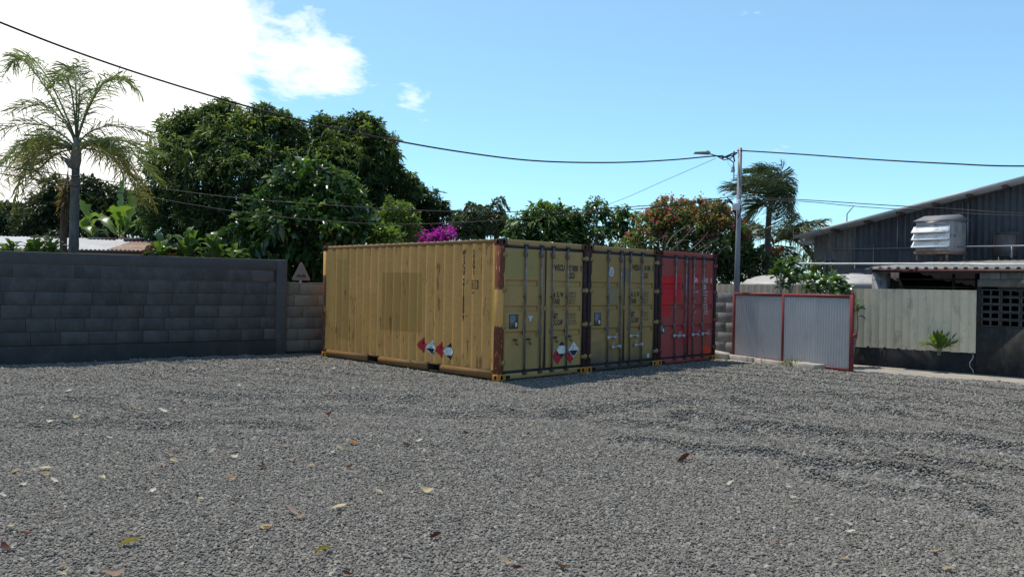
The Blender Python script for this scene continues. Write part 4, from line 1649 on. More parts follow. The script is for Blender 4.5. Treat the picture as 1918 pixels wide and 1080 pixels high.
# conduits on the wall
b = MB()
b.tube([(SA + 0.55, -0.08, 3.18), (-2.2, -0.08, 3.17), (-0.8, -0.08, 3.17), (1.0, -0.08, 3.16)], 0.017, 6)
b.build('conduit', [m_conduit], wh)
for (sc_, z0, z1, r) in ((-2.99, 3.15, 3.68, 0.022), (-1.83, 2.5, 3.32, 0.016), (-1.095, 3.12, 4.20, 0.022), (-0.86, 3.2, 4.2, 0.010), (0.78, 3.2, 4.55, 0.018), (0.93, 3.15, 4.5, 0.022), (-2.55, 2.5, 3.12, 0.012), (-3.42, 2.3, 3.1, 0.02), (-3.25, 2.3, 3.05, 0.02)):
    b = MB()
    b.tube([(sc_, -0.07, z0), (sc_, -0.07, z1)], r, 6)
    b.build('conduit', [m_conduit], wh)
b = MB()
b.tube([(-2.95, 0.6, zt(-2.95) - 0.02), (-2.95, 0.6, zt(-2.95) + 0.52), (-2.72, 0.6, zt(-2.95) + 0.80)], 0.020, 6)
b.build('vent_pipe', [m_conduit], wh)
b = MB()
b.box(1.60, 1.66, -0.05, -0.022, 2.86, 3.60)
b.box(2.22, 2.28, -0.05, -0.022, 2.86, 3.60)
b.box(1.661, 2.219, -0.05, -0.022, 3.54, 3.60)
b.box(1.661, 2.219, -0.05, -0.022, 2.86, 2.92)
wf = b.build('window_frame', [m_brown], wh)
m_board = pmat('window_board', (0.13, 0.10, 0.10), 0.7, 0.2, 4, dirt=(0.16, 0.15, 0.16), dirt_amt=0.4)
b = MB()
b.box(1.662, 2.218, -0.035, -0.024, 2.922, 3.538)
b.build('window_board', [m_board], wf)

# railing of galvanised pipe on the annex roof
rl = thing('roof_railing', 'galvanised pipe railing on the annex roof beside the boarded window', 'railing', tuple(sf(0, 5.2, 0)), S_RZ)
b = MB()
b.tube([(1.05, 0, 3.09), (6.5, 0, 3.06)], 0.022, 6)
b.build('rail', [m_conduit], rl)
for sx_ in (2.42, 4.2, 6.0):
    b = MB()
    b.tube([(sx_, 0, 2.76), (sx_, 0, 3.06)], 0.026, 6)
    b.build('post', [m_conduit], rl)

# ------------------------------------------------------------------ louvred air unit on legs
m_unit = pmat('cooler_casing', (0.36, 0.34, 0.35), 0.5, 0.12, 3, dirt=(0.22, 0.2, 0.2), dirt_amt=0.4, bump=0.05)
m_louv = pmat('cooler_louvre', (0.80, 0.78, 0.77), 0.45, 0.08, 4, dirt=(0.45, 0.42, 0.4), dirt_amt=0.25, bump=0.03)
m_unitroof = pmat('cooler_roof', (0.17, 0.165, 0.175), 0.6, 0.15, 5)
m_rustleg = pmat('rusty_leg', (0.27, 0.20, 0.17), 0.7, 0.3, 8, dirt=(0.20, 0.09, 0.045), dirt_amt=0.55)
uq = 5.0
up = at(1743, 480, 1.0)
# position: where the sight line to the unit's base meets the plane q = uq
d_ = pix_dir(1743, 480)
tt = ((S0.x * SN.x + S0.y * SN.y) + uq) / (d_.x * SN.x + d_.y * SN.y)
up = CP + d_ * tt
unit = thing('air_cooler', 'pale louvred air cooler standing on rusty legs above the annex roof', 'air cooler', (up.x, up.y, 0), S_RZ - R_(11))
zb0, zt0 = 2.96, 3.86
hw, dp = 0.47, 1.15
b = MB()
b.box(-hw, hw, 0.04, dp, zb0, zt0, 0, c=0.012)
b.box(-hw + 0.02, hw - 0.02, 0.02, 0.039, zt0 - 0.13, zt0 - 0.01, 0)
b.box(-hw + 0.02, hw - 0.02, 0.02, 0.039, zb0 + 0.01, zb0 + 0.1, 0)
b.build('casing', [m_unit], unit)
for i in range(3):
    z = zt0 - 0.16 - i * 0.215
    b = MB()
    w_ = hw + 0.05
    prof = [(0.03, z), (-0.14, z - 0.17), (-0.14, z - 0.205), (0.02, z - 0.17)]
    vs = [(-w_, p, q_) for p, q_ in prof] + [(w_, p, q_) for p, q_ in prof]
    b.raw(vs, [(0, 4, 5, 1), (1, 5, 6, 2), (2, 6, 7, 3), (0, 1, 2, 3), (7, 6, 5, 4)])
    b.build('louvre', [m_louv], unit)
b = MB()
b.raw([(-hw - 0.04, -0.03, zt0 + 0.01), (hw + 0.05, -0.03, zt0 + 0.01), (hw + 0.05, dp * 0.55, zt0 + 0.20), (-hw - 0.04, dp * 0.55, zt0 + 0.20),
       (hw + 0.05, dp + 0.18, zt0 + 0.05), (-hw - 0.04, dp + 0.18, zt0 + 0.05),
       (-hw - 0.04, -0.03, zt0 - 0.01), (hw + 0.05, -0.03, zt0 - 0.01), (hw + 0.05, dp + 0.18, zt0 + 0.03), (-hw - 0.04, dp + 0.18, zt0 + 0.03)],
      [(0, 1, 2, 3), (3, 2, 4, 5), (6, 7, 1, 0), (7, 8, 4, 2, 1), (8, 9, 5, 4), (9, 6, 0, 3, 5), (6, 9, 8, 7)])
b.build('roof', [m_unitroof], unit)
b = MB()
for zz in (zb0 + 0.42, zb0 + 0.40, zb0 + 0.43):
    pass
for yy in (0.14, 0.36, 0.46):
    b.box(hw, hw + 0.01, yy, yy + 0.03, zb0 + 0.44, zb0 + 0.48)
b.build('screw_plate', [m_steel_dk], unit)
b = MB()
b.box(-hw - 0.02, hw + 0.03, 0.0, dp + 0.02, zb0 - 0.08, zb0 - 0.002, 0)
b.build('base_frame', [m_rustleg], unit)
for (lx, ly) in ((-hw + 0.02, 0.04), (0.03, 0.5), (hw - 0.06, 0.04), (hw - 0.05, dp - 0.1)):
    b = MB()
    b.box(lx, lx + 0.05, ly, ly + 0.05, 2.64, zb0 - 0.081)
    b.build('leg', [m_rustleg], unit)

# ------------------------------------------------------------------ water tanks behind the fence
m_tank = pmat('tank_plastic', (0.36, 0.35, 0.34), 0.5, 0.1, 2, dirt=(0.25, 0.235, 0.22), dirt_amt=0.35, bump=0.05)


def tank(px, py_top, depth, rad, label):
    p = at(px, py_top, depth)
    t = thing('water_tank', label, 'water tank', (p.x, p.y, ROAD_Z), 0.0, 'grey water tanks behind the fence')
    h = p.z - ROAD_Z
    b = MB()
    b.lathe([(rad, 0.0), (rad, 0.5), (rad + 0.03, 0.54), (rad, 0.58), (rad, 1.1), (rad + 0.03, 1.14), (rad, 1.18), (rad, h - 0.42), (rad + 0.05, h - 0.36), (rad + 0.05, h - 0.28),
             (rad * 0.97, h - 0.24), (rad * 0.86, h - 0.13), (rad * 0.83, h - 0.15), (rad * 0.66, h - 0.06), (rad * 0.45, h - 0.015), (0.0, h - 0.01)], 40)
    b.build('tank_body', [m_tank], t, smooth=True)
    b = MB()
    b.lathe([(rad * 0.22, h - 0.02), (rad * 0.22, h + 0.008), (rad * 0.2, h + 0.015), (0, h + 0.016)], 24)
    b.build('lid', [m_tank], t, smooth=False)
    return t


tank(1462, 515, 23.9, 1.12, 'grey domed water tank behind the fence, nearer the lamp pole')
tank(1604, 513, 22.4, 0.86, 'grey domed water tank beside the annex and its zinc cladding')

# ------------------------------------------------------------------ gate
m_gred = pmat('gate_red', (0.20, 0.034, 0.037), 0.55, 0.2, 6, dirt=(0.13, 0.04, 0.035), dirt_amt=0.35, bump=0.06)
m_gsheet = pmat('gate_sheet', (0.50, 0.46, 0.45), 0.5, 0.06, 2, dirt=(0.42, 0.40, 0.40), dirt_amt=0.2, metal=0.15, bump=0.03, rand=0.05)
G1, G2 = Vector((5.83, 20.74)), Vector((7.52, 17.33))
GD = (G2 - G1)
GL = GD.length
GD.normalize()
gate = thing('gate', 'red framed gate leaf filled with grey corrugated sheet, standing open', 'gate', (G1.x, G1.y, 0), math.atan2(GD.y, GD.x))
GZ0, GZ1 = -0.035, 1.665
GMID = GL * 0.463
for xa, xb, nm in ((0.0, 0.075, 'post'), (GMID - 0.035, GMID + 0.035, 'post'), (GL - 0.09, GL, 'post')):
    b = MB()
    b.box(xa, xb, -0.03, 0.03, GZ0, GZ1, 0, c=0.004)
    b.build(nm, [m_gred], gate)
for z0, z1, nm in ((GZ0, GZ0 + 0.07, 'bottom_rail'), (GZ1 - 0.075, GZ1, 'top_rail')):
    for xa, xb in ((0.076, GMID - 0.036), (GMID + 0.036, GL - 0.091)):
        b = MB()
        b.box(xa, xb, -0.028, 0.028, z0, z1, 0)
        b.build(nm, [m_gred], gate)
for si, (xa, xb) in enumerate(((0.076, 0.93), (0.90, GMID - 0.036), (GMID + 0.036, GMID + 1.0), (GMID + 0.97, GL - 0.091))):
    b = MB()
    prof = []
    n = int((xb - xa) / 0.076 * 6)
    for i in range(n + 1):
        u = xa + (xb - xa) * i / n
        prof.append((u, 0.006 * (si % 2) + 0.020 * math.sin(2 * math.pi * u / 0.076)))
    b.strip(prof, GZ0 + 0.071, GZ1 - 0.076, lambda u, w, a: (u, w, a))
    b.build('corrugated_sheet', [m_gsheet], gate, smooth=True)
b = MB()
b.box(GL + 0.001, GL + 0.09, -0.03, 0.03, 0.72, 0.82, 0, c=0.006)
b.box(GL - 0.06, GL - 0.02, -0.02, 0.02, GZ1, GZ1 + 0.06, 0)
b.build('latch', [m_gred], gate)
for z in (0.35, 1.35):
    b = MB()
    b.tube([(GL + 0.012, 0, z - 0.05), (GL + 0.012, 0, z + 0.05)], 0.016, 6)
    b.build('hinge', [m_gred], gate)

# concrete kerb below the gate
m_kerb = pmat('kerb_concrete', (0.36, 0.34, 0.30), 0.9, 0.2, 2.5, dirt=(0.24, 0.22, 0.19), dirt_amt=0.45, bump=0.4)
kb = thing('concrete_kerb', 'pale concrete kerb on the gravel under the red gate', 'kerb', (G1.x, G1.y, 0), math.atan2(GD.y, GD.x))
for xa, xb, y0, z1 in ((-0.45, 0.9, -0.16, 0.035), (0.905, 2.05, -0.13, 0.02), (2.30, 3.10, -0.42, 0.075)):
    b = MB()
    b.box(xa, xb, y0, -0.04, -0.25, z1, 0, c=0.015)
    b.build('kerb_slab', [m_kerb], kb)
for (px, py, sx_, lab) in ((1352, 650, 0.30, 'pale concrete lump against the block wall beside the red container'), (1350, 661, 0.22, 'broken grey concrete piece on the gravel behind the red container')):
    p = gnd(px, py + 4, 0.0)
    b = MB()
    b.box(-sx_, sx_, -0.13, 0.13, -0.05, 0.13, 0, c=0.03)
    o = b.build('concrete_rubble', [m_kerb])
    o.location = (p.x, p.y, p.z - 0.04)
    o.rotation_euler = (0.1, 0.12, -0.5)
    tag(o, lab, 'rubble')

# ------------------------------------------------------------------ utility pole, lamp and cables
m_pole = pmat('pole_grey', (0.21, 0.215, 0.24), 0.55, 0.15, 3, dirt=(0.2, 0.2, 0.2), dirt_amt=0.3, metal=0.2, bump=0.05)
m_cable = pmat('black_cable', (0.015, 0.015, 0.017), 0.6, 0.2, 10, bump=0)
m_box = pmat('junction_box_grey', (0.50, 0.51, 0.53), 0.5, 0.1, 5, bump=0.03)
m_lampg = pmat('lamp_housing', (0.20, 0.21, 0.20), 0.5, 0.15, 5, bump=0.02)
PD = 21.35
pb = at(1378, 600, PD)
POLE = Vector((pb.x, pb.y, -0.12))
pole = thing('utility_pole', 'grey metal utility pole rising behind the red gate', 'utility pole', tuple(POLE))
ptop = at(1381, 277, PD).z + 0.12
b = MB()
b.tube([(0, 0, 0), (0.02, 0, ptop * 0.5), (0.035, 0, ptop)], [0.082, 0.068, 0.055], 14)
b.build('shaft', [m_pole], pole, smooth=True)


def pl(px, py, dy=0.0):
    return at(px, py, PD + dy) - POLE


b = MB()
c_ = pl(1381, 384, -0.12)
b.box(c_.x - 0.13, c_.x + 0.06, c_.y - 0.06, c_.y + 0.05, c_.z - 0.14, c_.z + 0.05, 0, c=0.012)
b.box(c_.x + 0.0, c_.x + 0.11, c_.y - 0.05, c_.y + 0.05, c_.z + 0.0, c_.z + 0.14, 0, c=0.01)
b.build('junction_box', [m_box], pole)
b = MB()
c_ = pl(1372, 317, -0.02)
b.box(c_.x - 0.035, c_.x + 0.03, c_.y - 0.05, c_.y + 0.05, c_.z - 0.08, c_.z + 0.08, 0, c=0.01)
b.tube([pl(1374.5, 320, -0.03), pl(1374.5, 338, -0.03)], 0.018, 6)
b.build('fuse_box', [m_box], pole)
b = MB()
for r_, cx_, cy_ in ((12, 1363, 389), (10.5, 1364, 390)):
    b.tube([pl(cx_ + r_ * math.cos(w), cy_ + r_ * 1.12 * math.sin(w), -0.10) for w in np.linspace(0, 2 * math.pi, 22)], 0.017, 5)
b.build('cable_coil', [m_cable], pole)
b = MB()
b.tube([pl(1393, 372, -0.08), pl(1400, 365, -0.08), pl(1396, 385, -0.08), pl(1392, 382, -0.08), pl(1387, 398, -0.06), pl(1382, 408, -0.07)], 0.012, 5)
b.tube([pl(1362, 370, -0.1), pl(1371, 378, -0.1), pl(1375, 396, -0.08), pl(1378, 410, -0.07)], 0.014, 5)
b.tube([pl(1386, 393, -0.06), pl(1390, 384, -0.06), pl(1400, 378, -0.06), pl(1399, 390, -0.06), pl(1393, 388, -0.06)], 0.006, 4)
b.tube([pl(1378, 395, -0.09), pl(1377, 430, -0.09)], 0.02, 5)
b.build('cable_tails', [m_cable], pole)
b = MB()
b.tube([pl(1381, 286, 0), pl(1372, 287.5, -0.05), pl(1362, 292, -0.08), pl(1352, 297, -0.08)], 0.022, 6)
b.tube([pl(1375, 283, -0.05), pl(1374, 292, -0.07), pl(1376, 303, -0.07)], 0.022, 6)
b.tube([pl(1352, 291, -0.06), pl(1364, 297, -0.09), pl(1374, 304, -0.09), pl(1375.5, 322, -0.06)], 0.016, 5)
b.tube([pl(1342, 292, -0.06), pl(1356, 300, -0.06), pl(1368, 297, -0.06), pl(1380, 287, -0.02)], 0.014, 5)
b.tube([pl(1364, 296, -0.06), pl(1363.5, 306, -0.06), pl(1368, 312, -0.06), pl(1373, 308, -0.06)], 0.004, 4)
b.build('clamp_cables', [m_cable], pole)

lamp = thing('street_lamp', 'flat grey street lamp head on a short arm at the pole top', 'street lamp', tuple(POLE + pl(1376, 289, -0.05)))
L0 = POLE + pl(1376, 289, -0.05)


def ll(px, py, dy=-0.05):
    return at(px, py, PD + dy) - L0


b = MB()
b.tube([ll(1378, 289), ll(1360, 295), ll(1345, 293), ll(1328, 287.5)], 0.02, 6)
b.build('arm', [m_lampg], lamp)
b = MB()
h0, h1 = ll(1329, 287), ll(1300, 285.5)
b.raw([h0 + Vector((0, -0.10, -0.03)), h0 + Vector((0, 0.10, -0.03)), h1 + Vector((0, 0.12, -0.025)), h1 + Vector((0, -0.12, -0.025)),
       h0 + Vector((0, -0.09, 0.035)), h0 + Vector((0, 0.09, 0.035)), h1 + Vector((0.02, 0.10, 0.012)), h1 + Vector((0.02, -0.10, 0.012))],
      [(3, 2, 1, 0), (4, 5, 6, 7), (0, 1, 5, 4), (1, 2, 6, 5), (2, 3, 7, 6), (3, 0, 4, 7)])
b.box(h0.x - 0.08, h0.x - 0.03, -0.03 + h0.y, 0.03 + h0.y, h0.z + 0.035, h0.z + 0.07)
b.build('lamp_head', [m_lampg], lamp)


def cable(name, label, pts, r, group=None, n=10):
    """cable through points (px, py, depth): smooth curve in space"""
    P = [at(*p) for p in pts]
    out = []
    for i in range(len(P) - 1):
        p0, p1, p2, p3 = P[max(i - 1, 0)], P[i], P[i + 1], P[min(i + 2, len(P) - 1)]
        for k in range(n):
            t = k / n
            out.append(0.5 * ((2 * p1) + (p2 - p0) * t + (2 * p0 - 5 * p1 + 4 * p2 - p3) * t * t + (3 * p1 - p0 - 3 * p2 + p3) * t ** 3))
    out.append(P[-1])
    b = MB()
    b.tube(out, r, 6)
    o = b.build(name, [m_cable], None, smooth=True)
    return tag(o, label, 'cable', group)


cable('overhead_cable', 'thick black overhead cable sagging from the upper left corner to the pole', [(-330, -100, 12.0), (0, 42, 13.4), (210, 121, 14.6), (420, 187, 15.8), (565, 226, 16.7), (712, 258, 17.5), (860, 284, 18.4), (1000, 301, 19.2), (1140, 304.5, 20), (1250, 300, 20.7), (1330, 293, 21.2), (1352, 292, PD - 0.06)], 0.019)
cable('overhead_cable', 'black overhead cable running from the pole top to the right edge', [(1381, 282, PD - 0.05), (1395, 282.5, PD - 0.1), (1500, 289, 20.4), (1640, 299, 19.2), (1780, 306.5, 18.2), (1918, 311, 17.2), (2250, 305, 15.5)], 0.017)
cable('overhead_cable', 'upper black cable crossing the trees towards the junction box', [(-250, 280, 17.0), (0, 311, 17.8), (160, 333, 18.3), (300, 353, 18.7), (455, 372, 19.2), (640, 386, 19.7), (760, 393, 20.0), (900, 397, 20.3), (1050, 394, 20.6), (1200, 386, 20.9), (1300, 377, 21.1), (1374, 368, PD - 0.1)], 0.012)
cable('overhead_cable', 'lower black cable crossing the trees to the pole', [(-250, 290, 17.0), (0, 325, 17.8), (100, 343, 18.1), (250, 365, 18.6), (440, 396, 19.2), (600, 413, 19.6), (760, 420, 20.0), (940, 412, 20.4), (1100, 400, 20.7), (1250, 386, 21.0), (1374, 373, PD - 0.1)], 0.012)
cable('overhead_cable', 'upper of the two cables crossing the warehouse wall', [(1388, 370, PD - 0.08), (1500, 374, 20.4), (1640, 383, 19.3), (1780, 391, 18.3), (1918, 399.5, 17.2), (2250, 405, 15.5)], 0.011)
cable('overhead_cable', 'lower of the two cables crossing the warehouse wall', [(1390, 374, PD - 0.08), (1500, 377, 20.2), (1600, 386, 19.4), (1700, 393, 18.7), (1800, 399, 18.0), (1918, 404, 17.0), (2250, 412, 15.0)], 0.009)
cable('service_wire', 'thin wire slanting down from the lamp arm towards the leafy trees', [(1340, 297, PD - 0.05), (1250, 336, 22.2), (1150, 379, 23.0), (1050, 410, 24.0)], 0.006)
cable('service_wire', 'thin wire dropping from the pole to the warehouse eave behind the palm', [(1385, 313, PD - 0.03), (1399, 345, 21.8), (1418, 372, 22.6), (1470, 395, 23.8), (1530, 427, 25.6), (1556, 446, 26.4)], 0.008)

# loose pale cord hanging down the base wall beside the annex corner
b = MB()
b.tube([sf(2.66, -0.03, 0.36), sf(2.665, -0.04, 0.28), sf(2.60, -0.05, 0.16), sf(2.61, -0.05, 0.07), sf(2.665, -0.05, 0.0), sf(2.69, -0.06, ROAD_Z + 0.02)], 0.009, 5)
tag(b.build('cord', [m_pvc], None, smooth=True), 'pale cord hanging down the black base wall beside the vent block wall', 'cord')

# ------------------------------------------------------------------ vegetation
def unit(v):
    return v / (np.linalg.norm(v, axis=-1, keepdims=True) + 1e-9)


def leaves_mesh(name, base, direc, length, width, mats, midx=None, droop=0.25, rng=RNG, fine=True, fold=0.18, upbias=1.0):
    """many leaves in one mesh: each a folded blade with a bent tip"""
    n = len(base)
    d = unit(direc)
    up = np.tile([0, 0, 1.0], (n, 1)) * upbias + rng.normal(0, 0.55, (n, 3))
    side = unit(np.cross(d, up))
    nor = unit(np.cross(side, d))
    L, Wd = length[:, None], width[:, None]
    dr = np.array([0, 0, -1.0]) * droop
    mid = base + d * L * 0.45 + dr * L * 0.12
    tip = base + d * L + dr * L * 0.55
    ml = mid + side * Wd * 0.5 + nor * Wd * fold
    mr = mid - side * Wd * 0.5 + nor * Wd * fold
    if fine:
        v = np.stack([base, ml, mid, mr, tip], 1).reshape(-1, 3)
        o = (np.arange(n) * 5)[:, None]
        f = np.concatenate([o + [0, 2, 1], o + [0, 3, 2], o + [1, 2, 4], o + [2, 3, 4]], 1).reshape(-1, 3)
        k = 4
    else:
        v = np.stack([base, ml, tip, mr], 1).reshape(-1, 3)
        o = (np.arange(n) * 4)[:, None]
        f = np.concatenate([o + [0, 2, 1], o + [0, 3, 2]], 1).reshape(-1, 3)
        k = 2
    mi = None if midx is None else np.repeat(midx, k)
    return np_mesh(name, v, f, np.full(len(f), 3), mats, mi)


def clusters(blobs, n, rng, inner=0.28, topbias=0.15):
    """points spread through a crown made of several uneven ellipsoids, most near its outside"""
    C_ = np.array([b[0] for b in blobs], float)
    R2 = np.array([b[1] for b in blobs], float)
    w = (R2[:, 0] * R2[:, 2]) ** 0.9
    w /= w.sum()
    P, N = [], []
    tries = 0
    got = 0
    while got < n and tries < 40:
        m = n
        k = rng.choice(len(blobs), m, p=w)
        v = unit(rng.normal(0, 1, (m, 3)) + [0, 0, topbias])
        f = np.where(rng.random(m) < inner, rng.uniform(0.35, 0.8, m), rng.normal(0.95, 0.09, m))
        # lumps: the surface swells and sinks along its directions
        f = f * (1 + 0.16 * np.sin(v[:, 0] * 5.1 + k * 1.7) * np.cos(v[:, 2] * 4.3 + k) + 0.10 * np.sin(v[:, 1] * 9 + v[:, 2] * 7 + k * 2.1))
        p = C_[k] + v * R2[k] * f[:, None]
        q = np.linalg.norm((p[:, None, :] - C_[None]) / R2[None], axis=2)
        q[np.arange(m), k] = 9
        ok = (q.min(1) > 0.62) | (rng.random(m) < 0.10)
        P.append(p[ok])
        N.append(unit(v / R2[k])[ok])
        got += ok.sum()
        tries += 1
    return np.concatenate(P)[:n], np.concatenate(N)[:n]


def blob(px, py, depth, rx, ry, dy=0.0, ky=1.0):
    """crown lump seen at pixel (px, py), half sizes rx, ry in pixels, at the given distance"""
    c = at(px, py, depth + dy)
    k = depth / F_PX
    return ((c.x, c.y, c.z), (rx * k, max(rx, ry) * k * ky, ry * k))


def crown_leaves(P, N, per, L, Wd, rng, spread=0.9, up=0.25, lvar=0.25):
    n = len(P) * per
    base = np.repeat(P, per, 0)
    nn = np.repeat(N, per, 0)
    ax = unit(nn + rng.normal(0, 0.35, (n, 3)) * 0.6 + [0, 0, up])
    d = unit(ax * 0.7 + rng.normal(0, 1, (n, 3)) * spread)
    base = base + d * L * 0.12 + rng.normal(0, L * 0.22, (n, 3))
    ln = L * np.exp(rng.normal(0, lvar, n))
    return base, d, ln, ln * (Wd / L)


def limb(b, p0, p1, r0, r1, rng, sag=0.1, n=6, seg=6):
    p0, p1 = Vector(p0), Vector(p1)
    L = (p1 - p0).length
    pts, rs = [], []
    off = Vector((rng.normal(0, 0.1), rng.normal(0, 0.1), rng.normal(0, 0.06))) * L
    for i in range(n + 1):
        t = i / n
        p = p0.lerp(p1, t) + off * math.sin(math.pi * t) + Vector((0, 0, sag * L)) * math.sin(math.pi * t)
        pts.append(p)
        rs.append(r0 + (r1 - r0) * t)
    b.tube(pts, rs, seg)
    return pts


m_bark = pmat('bark_brown', (0.10, 0.08, 0.065), 0.95, 0.35, 6, dirt=(0.05, 0.042, 0.035), dirt_amt=0.5, bump=0.7, bscale=30, bdist=0.02)
m_bark_pale = pmat('bark_pale', (0.24, 0.215, 0.19), 0.9, 0.3, 6, dirt=(0.13, 0.11, 0.1), dirt_amt=0.4, bump=0.5, bscale=30)
m_mango = leaf_mat('mango_leaf', [(0.022, 0.045, 0.020), (0.036, 0.068, 0.025), (0.052, 0.092, 0.030), (0.076, 0.118, 0.040)], 0.33, 0.5, 0.3)
m_mango_new = leaf_mat('mango_new_leaf', [(0.085, 0.14, 0.042), (0.115, 0.17, 0.05), (0.15, 0.18, 0.06)], 0.45, 0.45, 0.3)
m_broad = leaf_mat('broad_glossy_leaf', [(0.022, 0.050, 0.018), (0.035, 0.080, 0.022), (0.055, 0.115, 0.028)], 0.26, 0.28, 0.55)
m_broad_lt = leaf_mat('light_green_leaf', [(0.06, 0.11, 0.028), (0.09, 0.155, 0.036), (0.12, 0.185, 0.045)], 0.45, 0.4, 0.4)
m_darkl = leaf_mat('dark_leaf', [(0.016, 0.032, 0.014), (0.026, 0.048, 0.018), (0.042, 0.068, 0.022)], 0.22, 0.42, 0.4)
m_hazel = leaf_mat('far_leaf', [(0.024, 0.040, 0.022), (0.036, 0.056, 0.026), (0.055, 0.078, 0.030)], 0.25, 0.5, 0.3)
m_bougl = leaf_mat('bougainvillea_leaf', [(0.06, 0.10, 0.036), (0.09, 0.14, 0.044), (0.125, 0.17, 0.055), (0.17, 0.175, 0.07)], 0.38, 0.5, 0.3)
m_magenta = leaf_mat('magenta_bract', [(0.30, 0.012, 0.27), (0.42, 0.018, 0.36), (0.50, 0.04, 0.45)], 0.45, 0.6, 0.2, (1.3, 1.0, 1.3), True)
m_pink = leaf_mat('pink_bract', [(0.38, 0.03, 0.10), (0.50, 0.05, 0.13), (0.50, 0.10, 0.14)], 0.45, 0.6, 0.2, (1.3, 1.1, 1.1), True)
m_orange = leaf_mat('orange_leaf', [(0.30, 0.13, 0.05), (0.40, 0.18, 0.06), (0.26, 0.19, 0.06)], 0.45, 0.6, 0.2, (1.3, 1.2, 1.0), True)


def make_tree(name, label, cat, blobs, ground_xy, n_cl, per, L, Wd, mats, seed, fine=False, droop=0.5, trunk_r=0.16, bark=None, group=None,
              new_frac=0.0, spread=0.85, inner=0.3, trunk_top=None, twigs=60, upbias=1.0, gz_=-0.05):
    rng = np.random.default_rng(seed)
    bark = bark or m_bark
    gx_, gy_ = ground_xy
    t = thing(name, label, cat, (gx_, gy_, gz_), 0.0, group)
    O = np.array([gx_, gy_, gz_])
    bl = [(np.array(c) - O, np.array(r)) for c, r in blobs]
    P, N = clusters(bl, n_cl, rng, inner)
    base, d, ln, wd = crown_leaves(P, N, per, L, Wd, rng, spread)
    mi = None
    if new_frac > 0:
        top = max(c[2] + r[2] for c, r in bl)
        bot = min(c[2] - r[2] for c, r in bl)
        hh = (base[:, 2] - bot) / (top - bot)
        cl = np.repeat(rng.random(len(P)), per)
        mi = ((cl < new_frac * np.clip(hh * 1.9 - 0.5, 0, 1.5)) & (np.repeat(N[:, 2], per) > -0.2)).astype(int)
    me = leaves_mesh('crown', base, d, ln, wd, mats, mi, droop, rng, fine, upbias=upbias)
    link('crown', me, t)
    # trunk and limbs
    b = MB()
    cen = np.mean([c for c, r in bl], 0)
    zt = trunk_top if trunk_top is not None else max(0.8, min(c[2] for c, r in bl) * 0.8)
    top = Vector((cen[0] * 0.35, cen[1] * 0.35, zt))
    limb(b, (0, 0, -0.3), top, trunk_r, trunk_r * 0.7, rng, 0.0, 6, 8)
    b.build('trunk', [bark], t, smooth=True)
    b = MB()
    for c, r in bl:
        limb(b, top - Vector((0, 0, 0.2)), c, trunk_r * 0.5, trunk_r * 0.15, rng, 0.05, 6, 5)
    pick = rng.choice(len(P), min(twigs, len(P)), replace=False)
    for i in pick:
        k = int(np.argmin([np.linalg.norm((P[i] - c) / r) for c, r in bl]))
        limb(b, bl[k][0] + rng.normal(0, 0.1, 3), P[i], trunk_r * 0.14, 0.008, rng, 0.04, 4, 4)
    b.build('branches', [bark], t, smooth=True)
    return t, bl, P, N


def gxy(px, depth):
    p = at(px, 540, depth)
    return (p.x, p.y)


# large mango, two trees whose crowns touch
D = 26.0
make_tree('mango_tree', 'large dark mango tree with bright new leaves on top, behind the palm', 'tree',
          [blob(415, 196, D, 16, 14), blob(398, 210, D, 20, 16), blob(345, 228, D, 22, 18), blob(490, 214, D, 20, 16), blob(470, 224, D, 20, 14), blob(528, 226, D, 20, 16), blob(555, 250, D, 18, 22), blob(312, 300, D, 26, 26), blob(350, 455, D, 60, 34), blob(440, 462, D, 70, 34), blob(520, 462, D, 60, 34), blob(332, 268, D, 44, 44), blob(380, 240, D, 40, 38, 0.4), blob(425, 222, D, 34, 26), blob(425, 262, D, 55, 45, -0.5), blob(490, 250, D, 55, 42), blob(535, 262, D, 40, 42, 0.3),
           blob(310, 330, D, 42, 50), blob(370, 330, D, 70, 60, -0.8), blob(460, 330, D, 75, 65, -0.8), blob(535, 330, D, 50, 60), blob(330, 405, D, 60, 55), blob(420, 410, D, 80, 60, -0.8), blob(510, 410, D, 60, 60)],
          gxy(420, D), 3500, 15, 0.185, 0.048, [m_mango, m_mango_new], 11, droop=0.75, trunk_r=0.26, new_frac=0.28, group=None, inner=0.45, twigs=90)
D = 27.5
make_tree('mango_tree', 'mango tree with a rounded top rising beyond the glossy broad leafed tree', 'tree',
          [blob(608, 232, D, 20, 14), blob(672, 226, D, 16, 16), blob(690, 236, D, 20, 14), blob(640, 240, D, 18, 14), blob(730, 300, D, 18, 20), blob(764, 336, D, 14, 12), blob(735, 330, D, 20, 18), blob(603, 258, D, 34, 32), blob(640, 268, D, 44, 40, 0.3), blob(682, 252, D, 44, 34), blob(700, 290, D, 42, 44), blob(640, 320, D, 70, 60, -0.5), blob(722, 345, D, 40, 46), blob(690, 385, D, 60, 55),
           blob(760, 350, D, 24, 22), blob(610, 390, D, 60, 60), blob(585, 300, D, 30, 40)],
          gxy(655, D), 2600, 15, 0.185, 0.048, [m_mango, m_mango_new], 12, droop=0.75, trunk_r=0.24, new_frac=0.3, inner=0.45, twigs=80)
D = 22.3
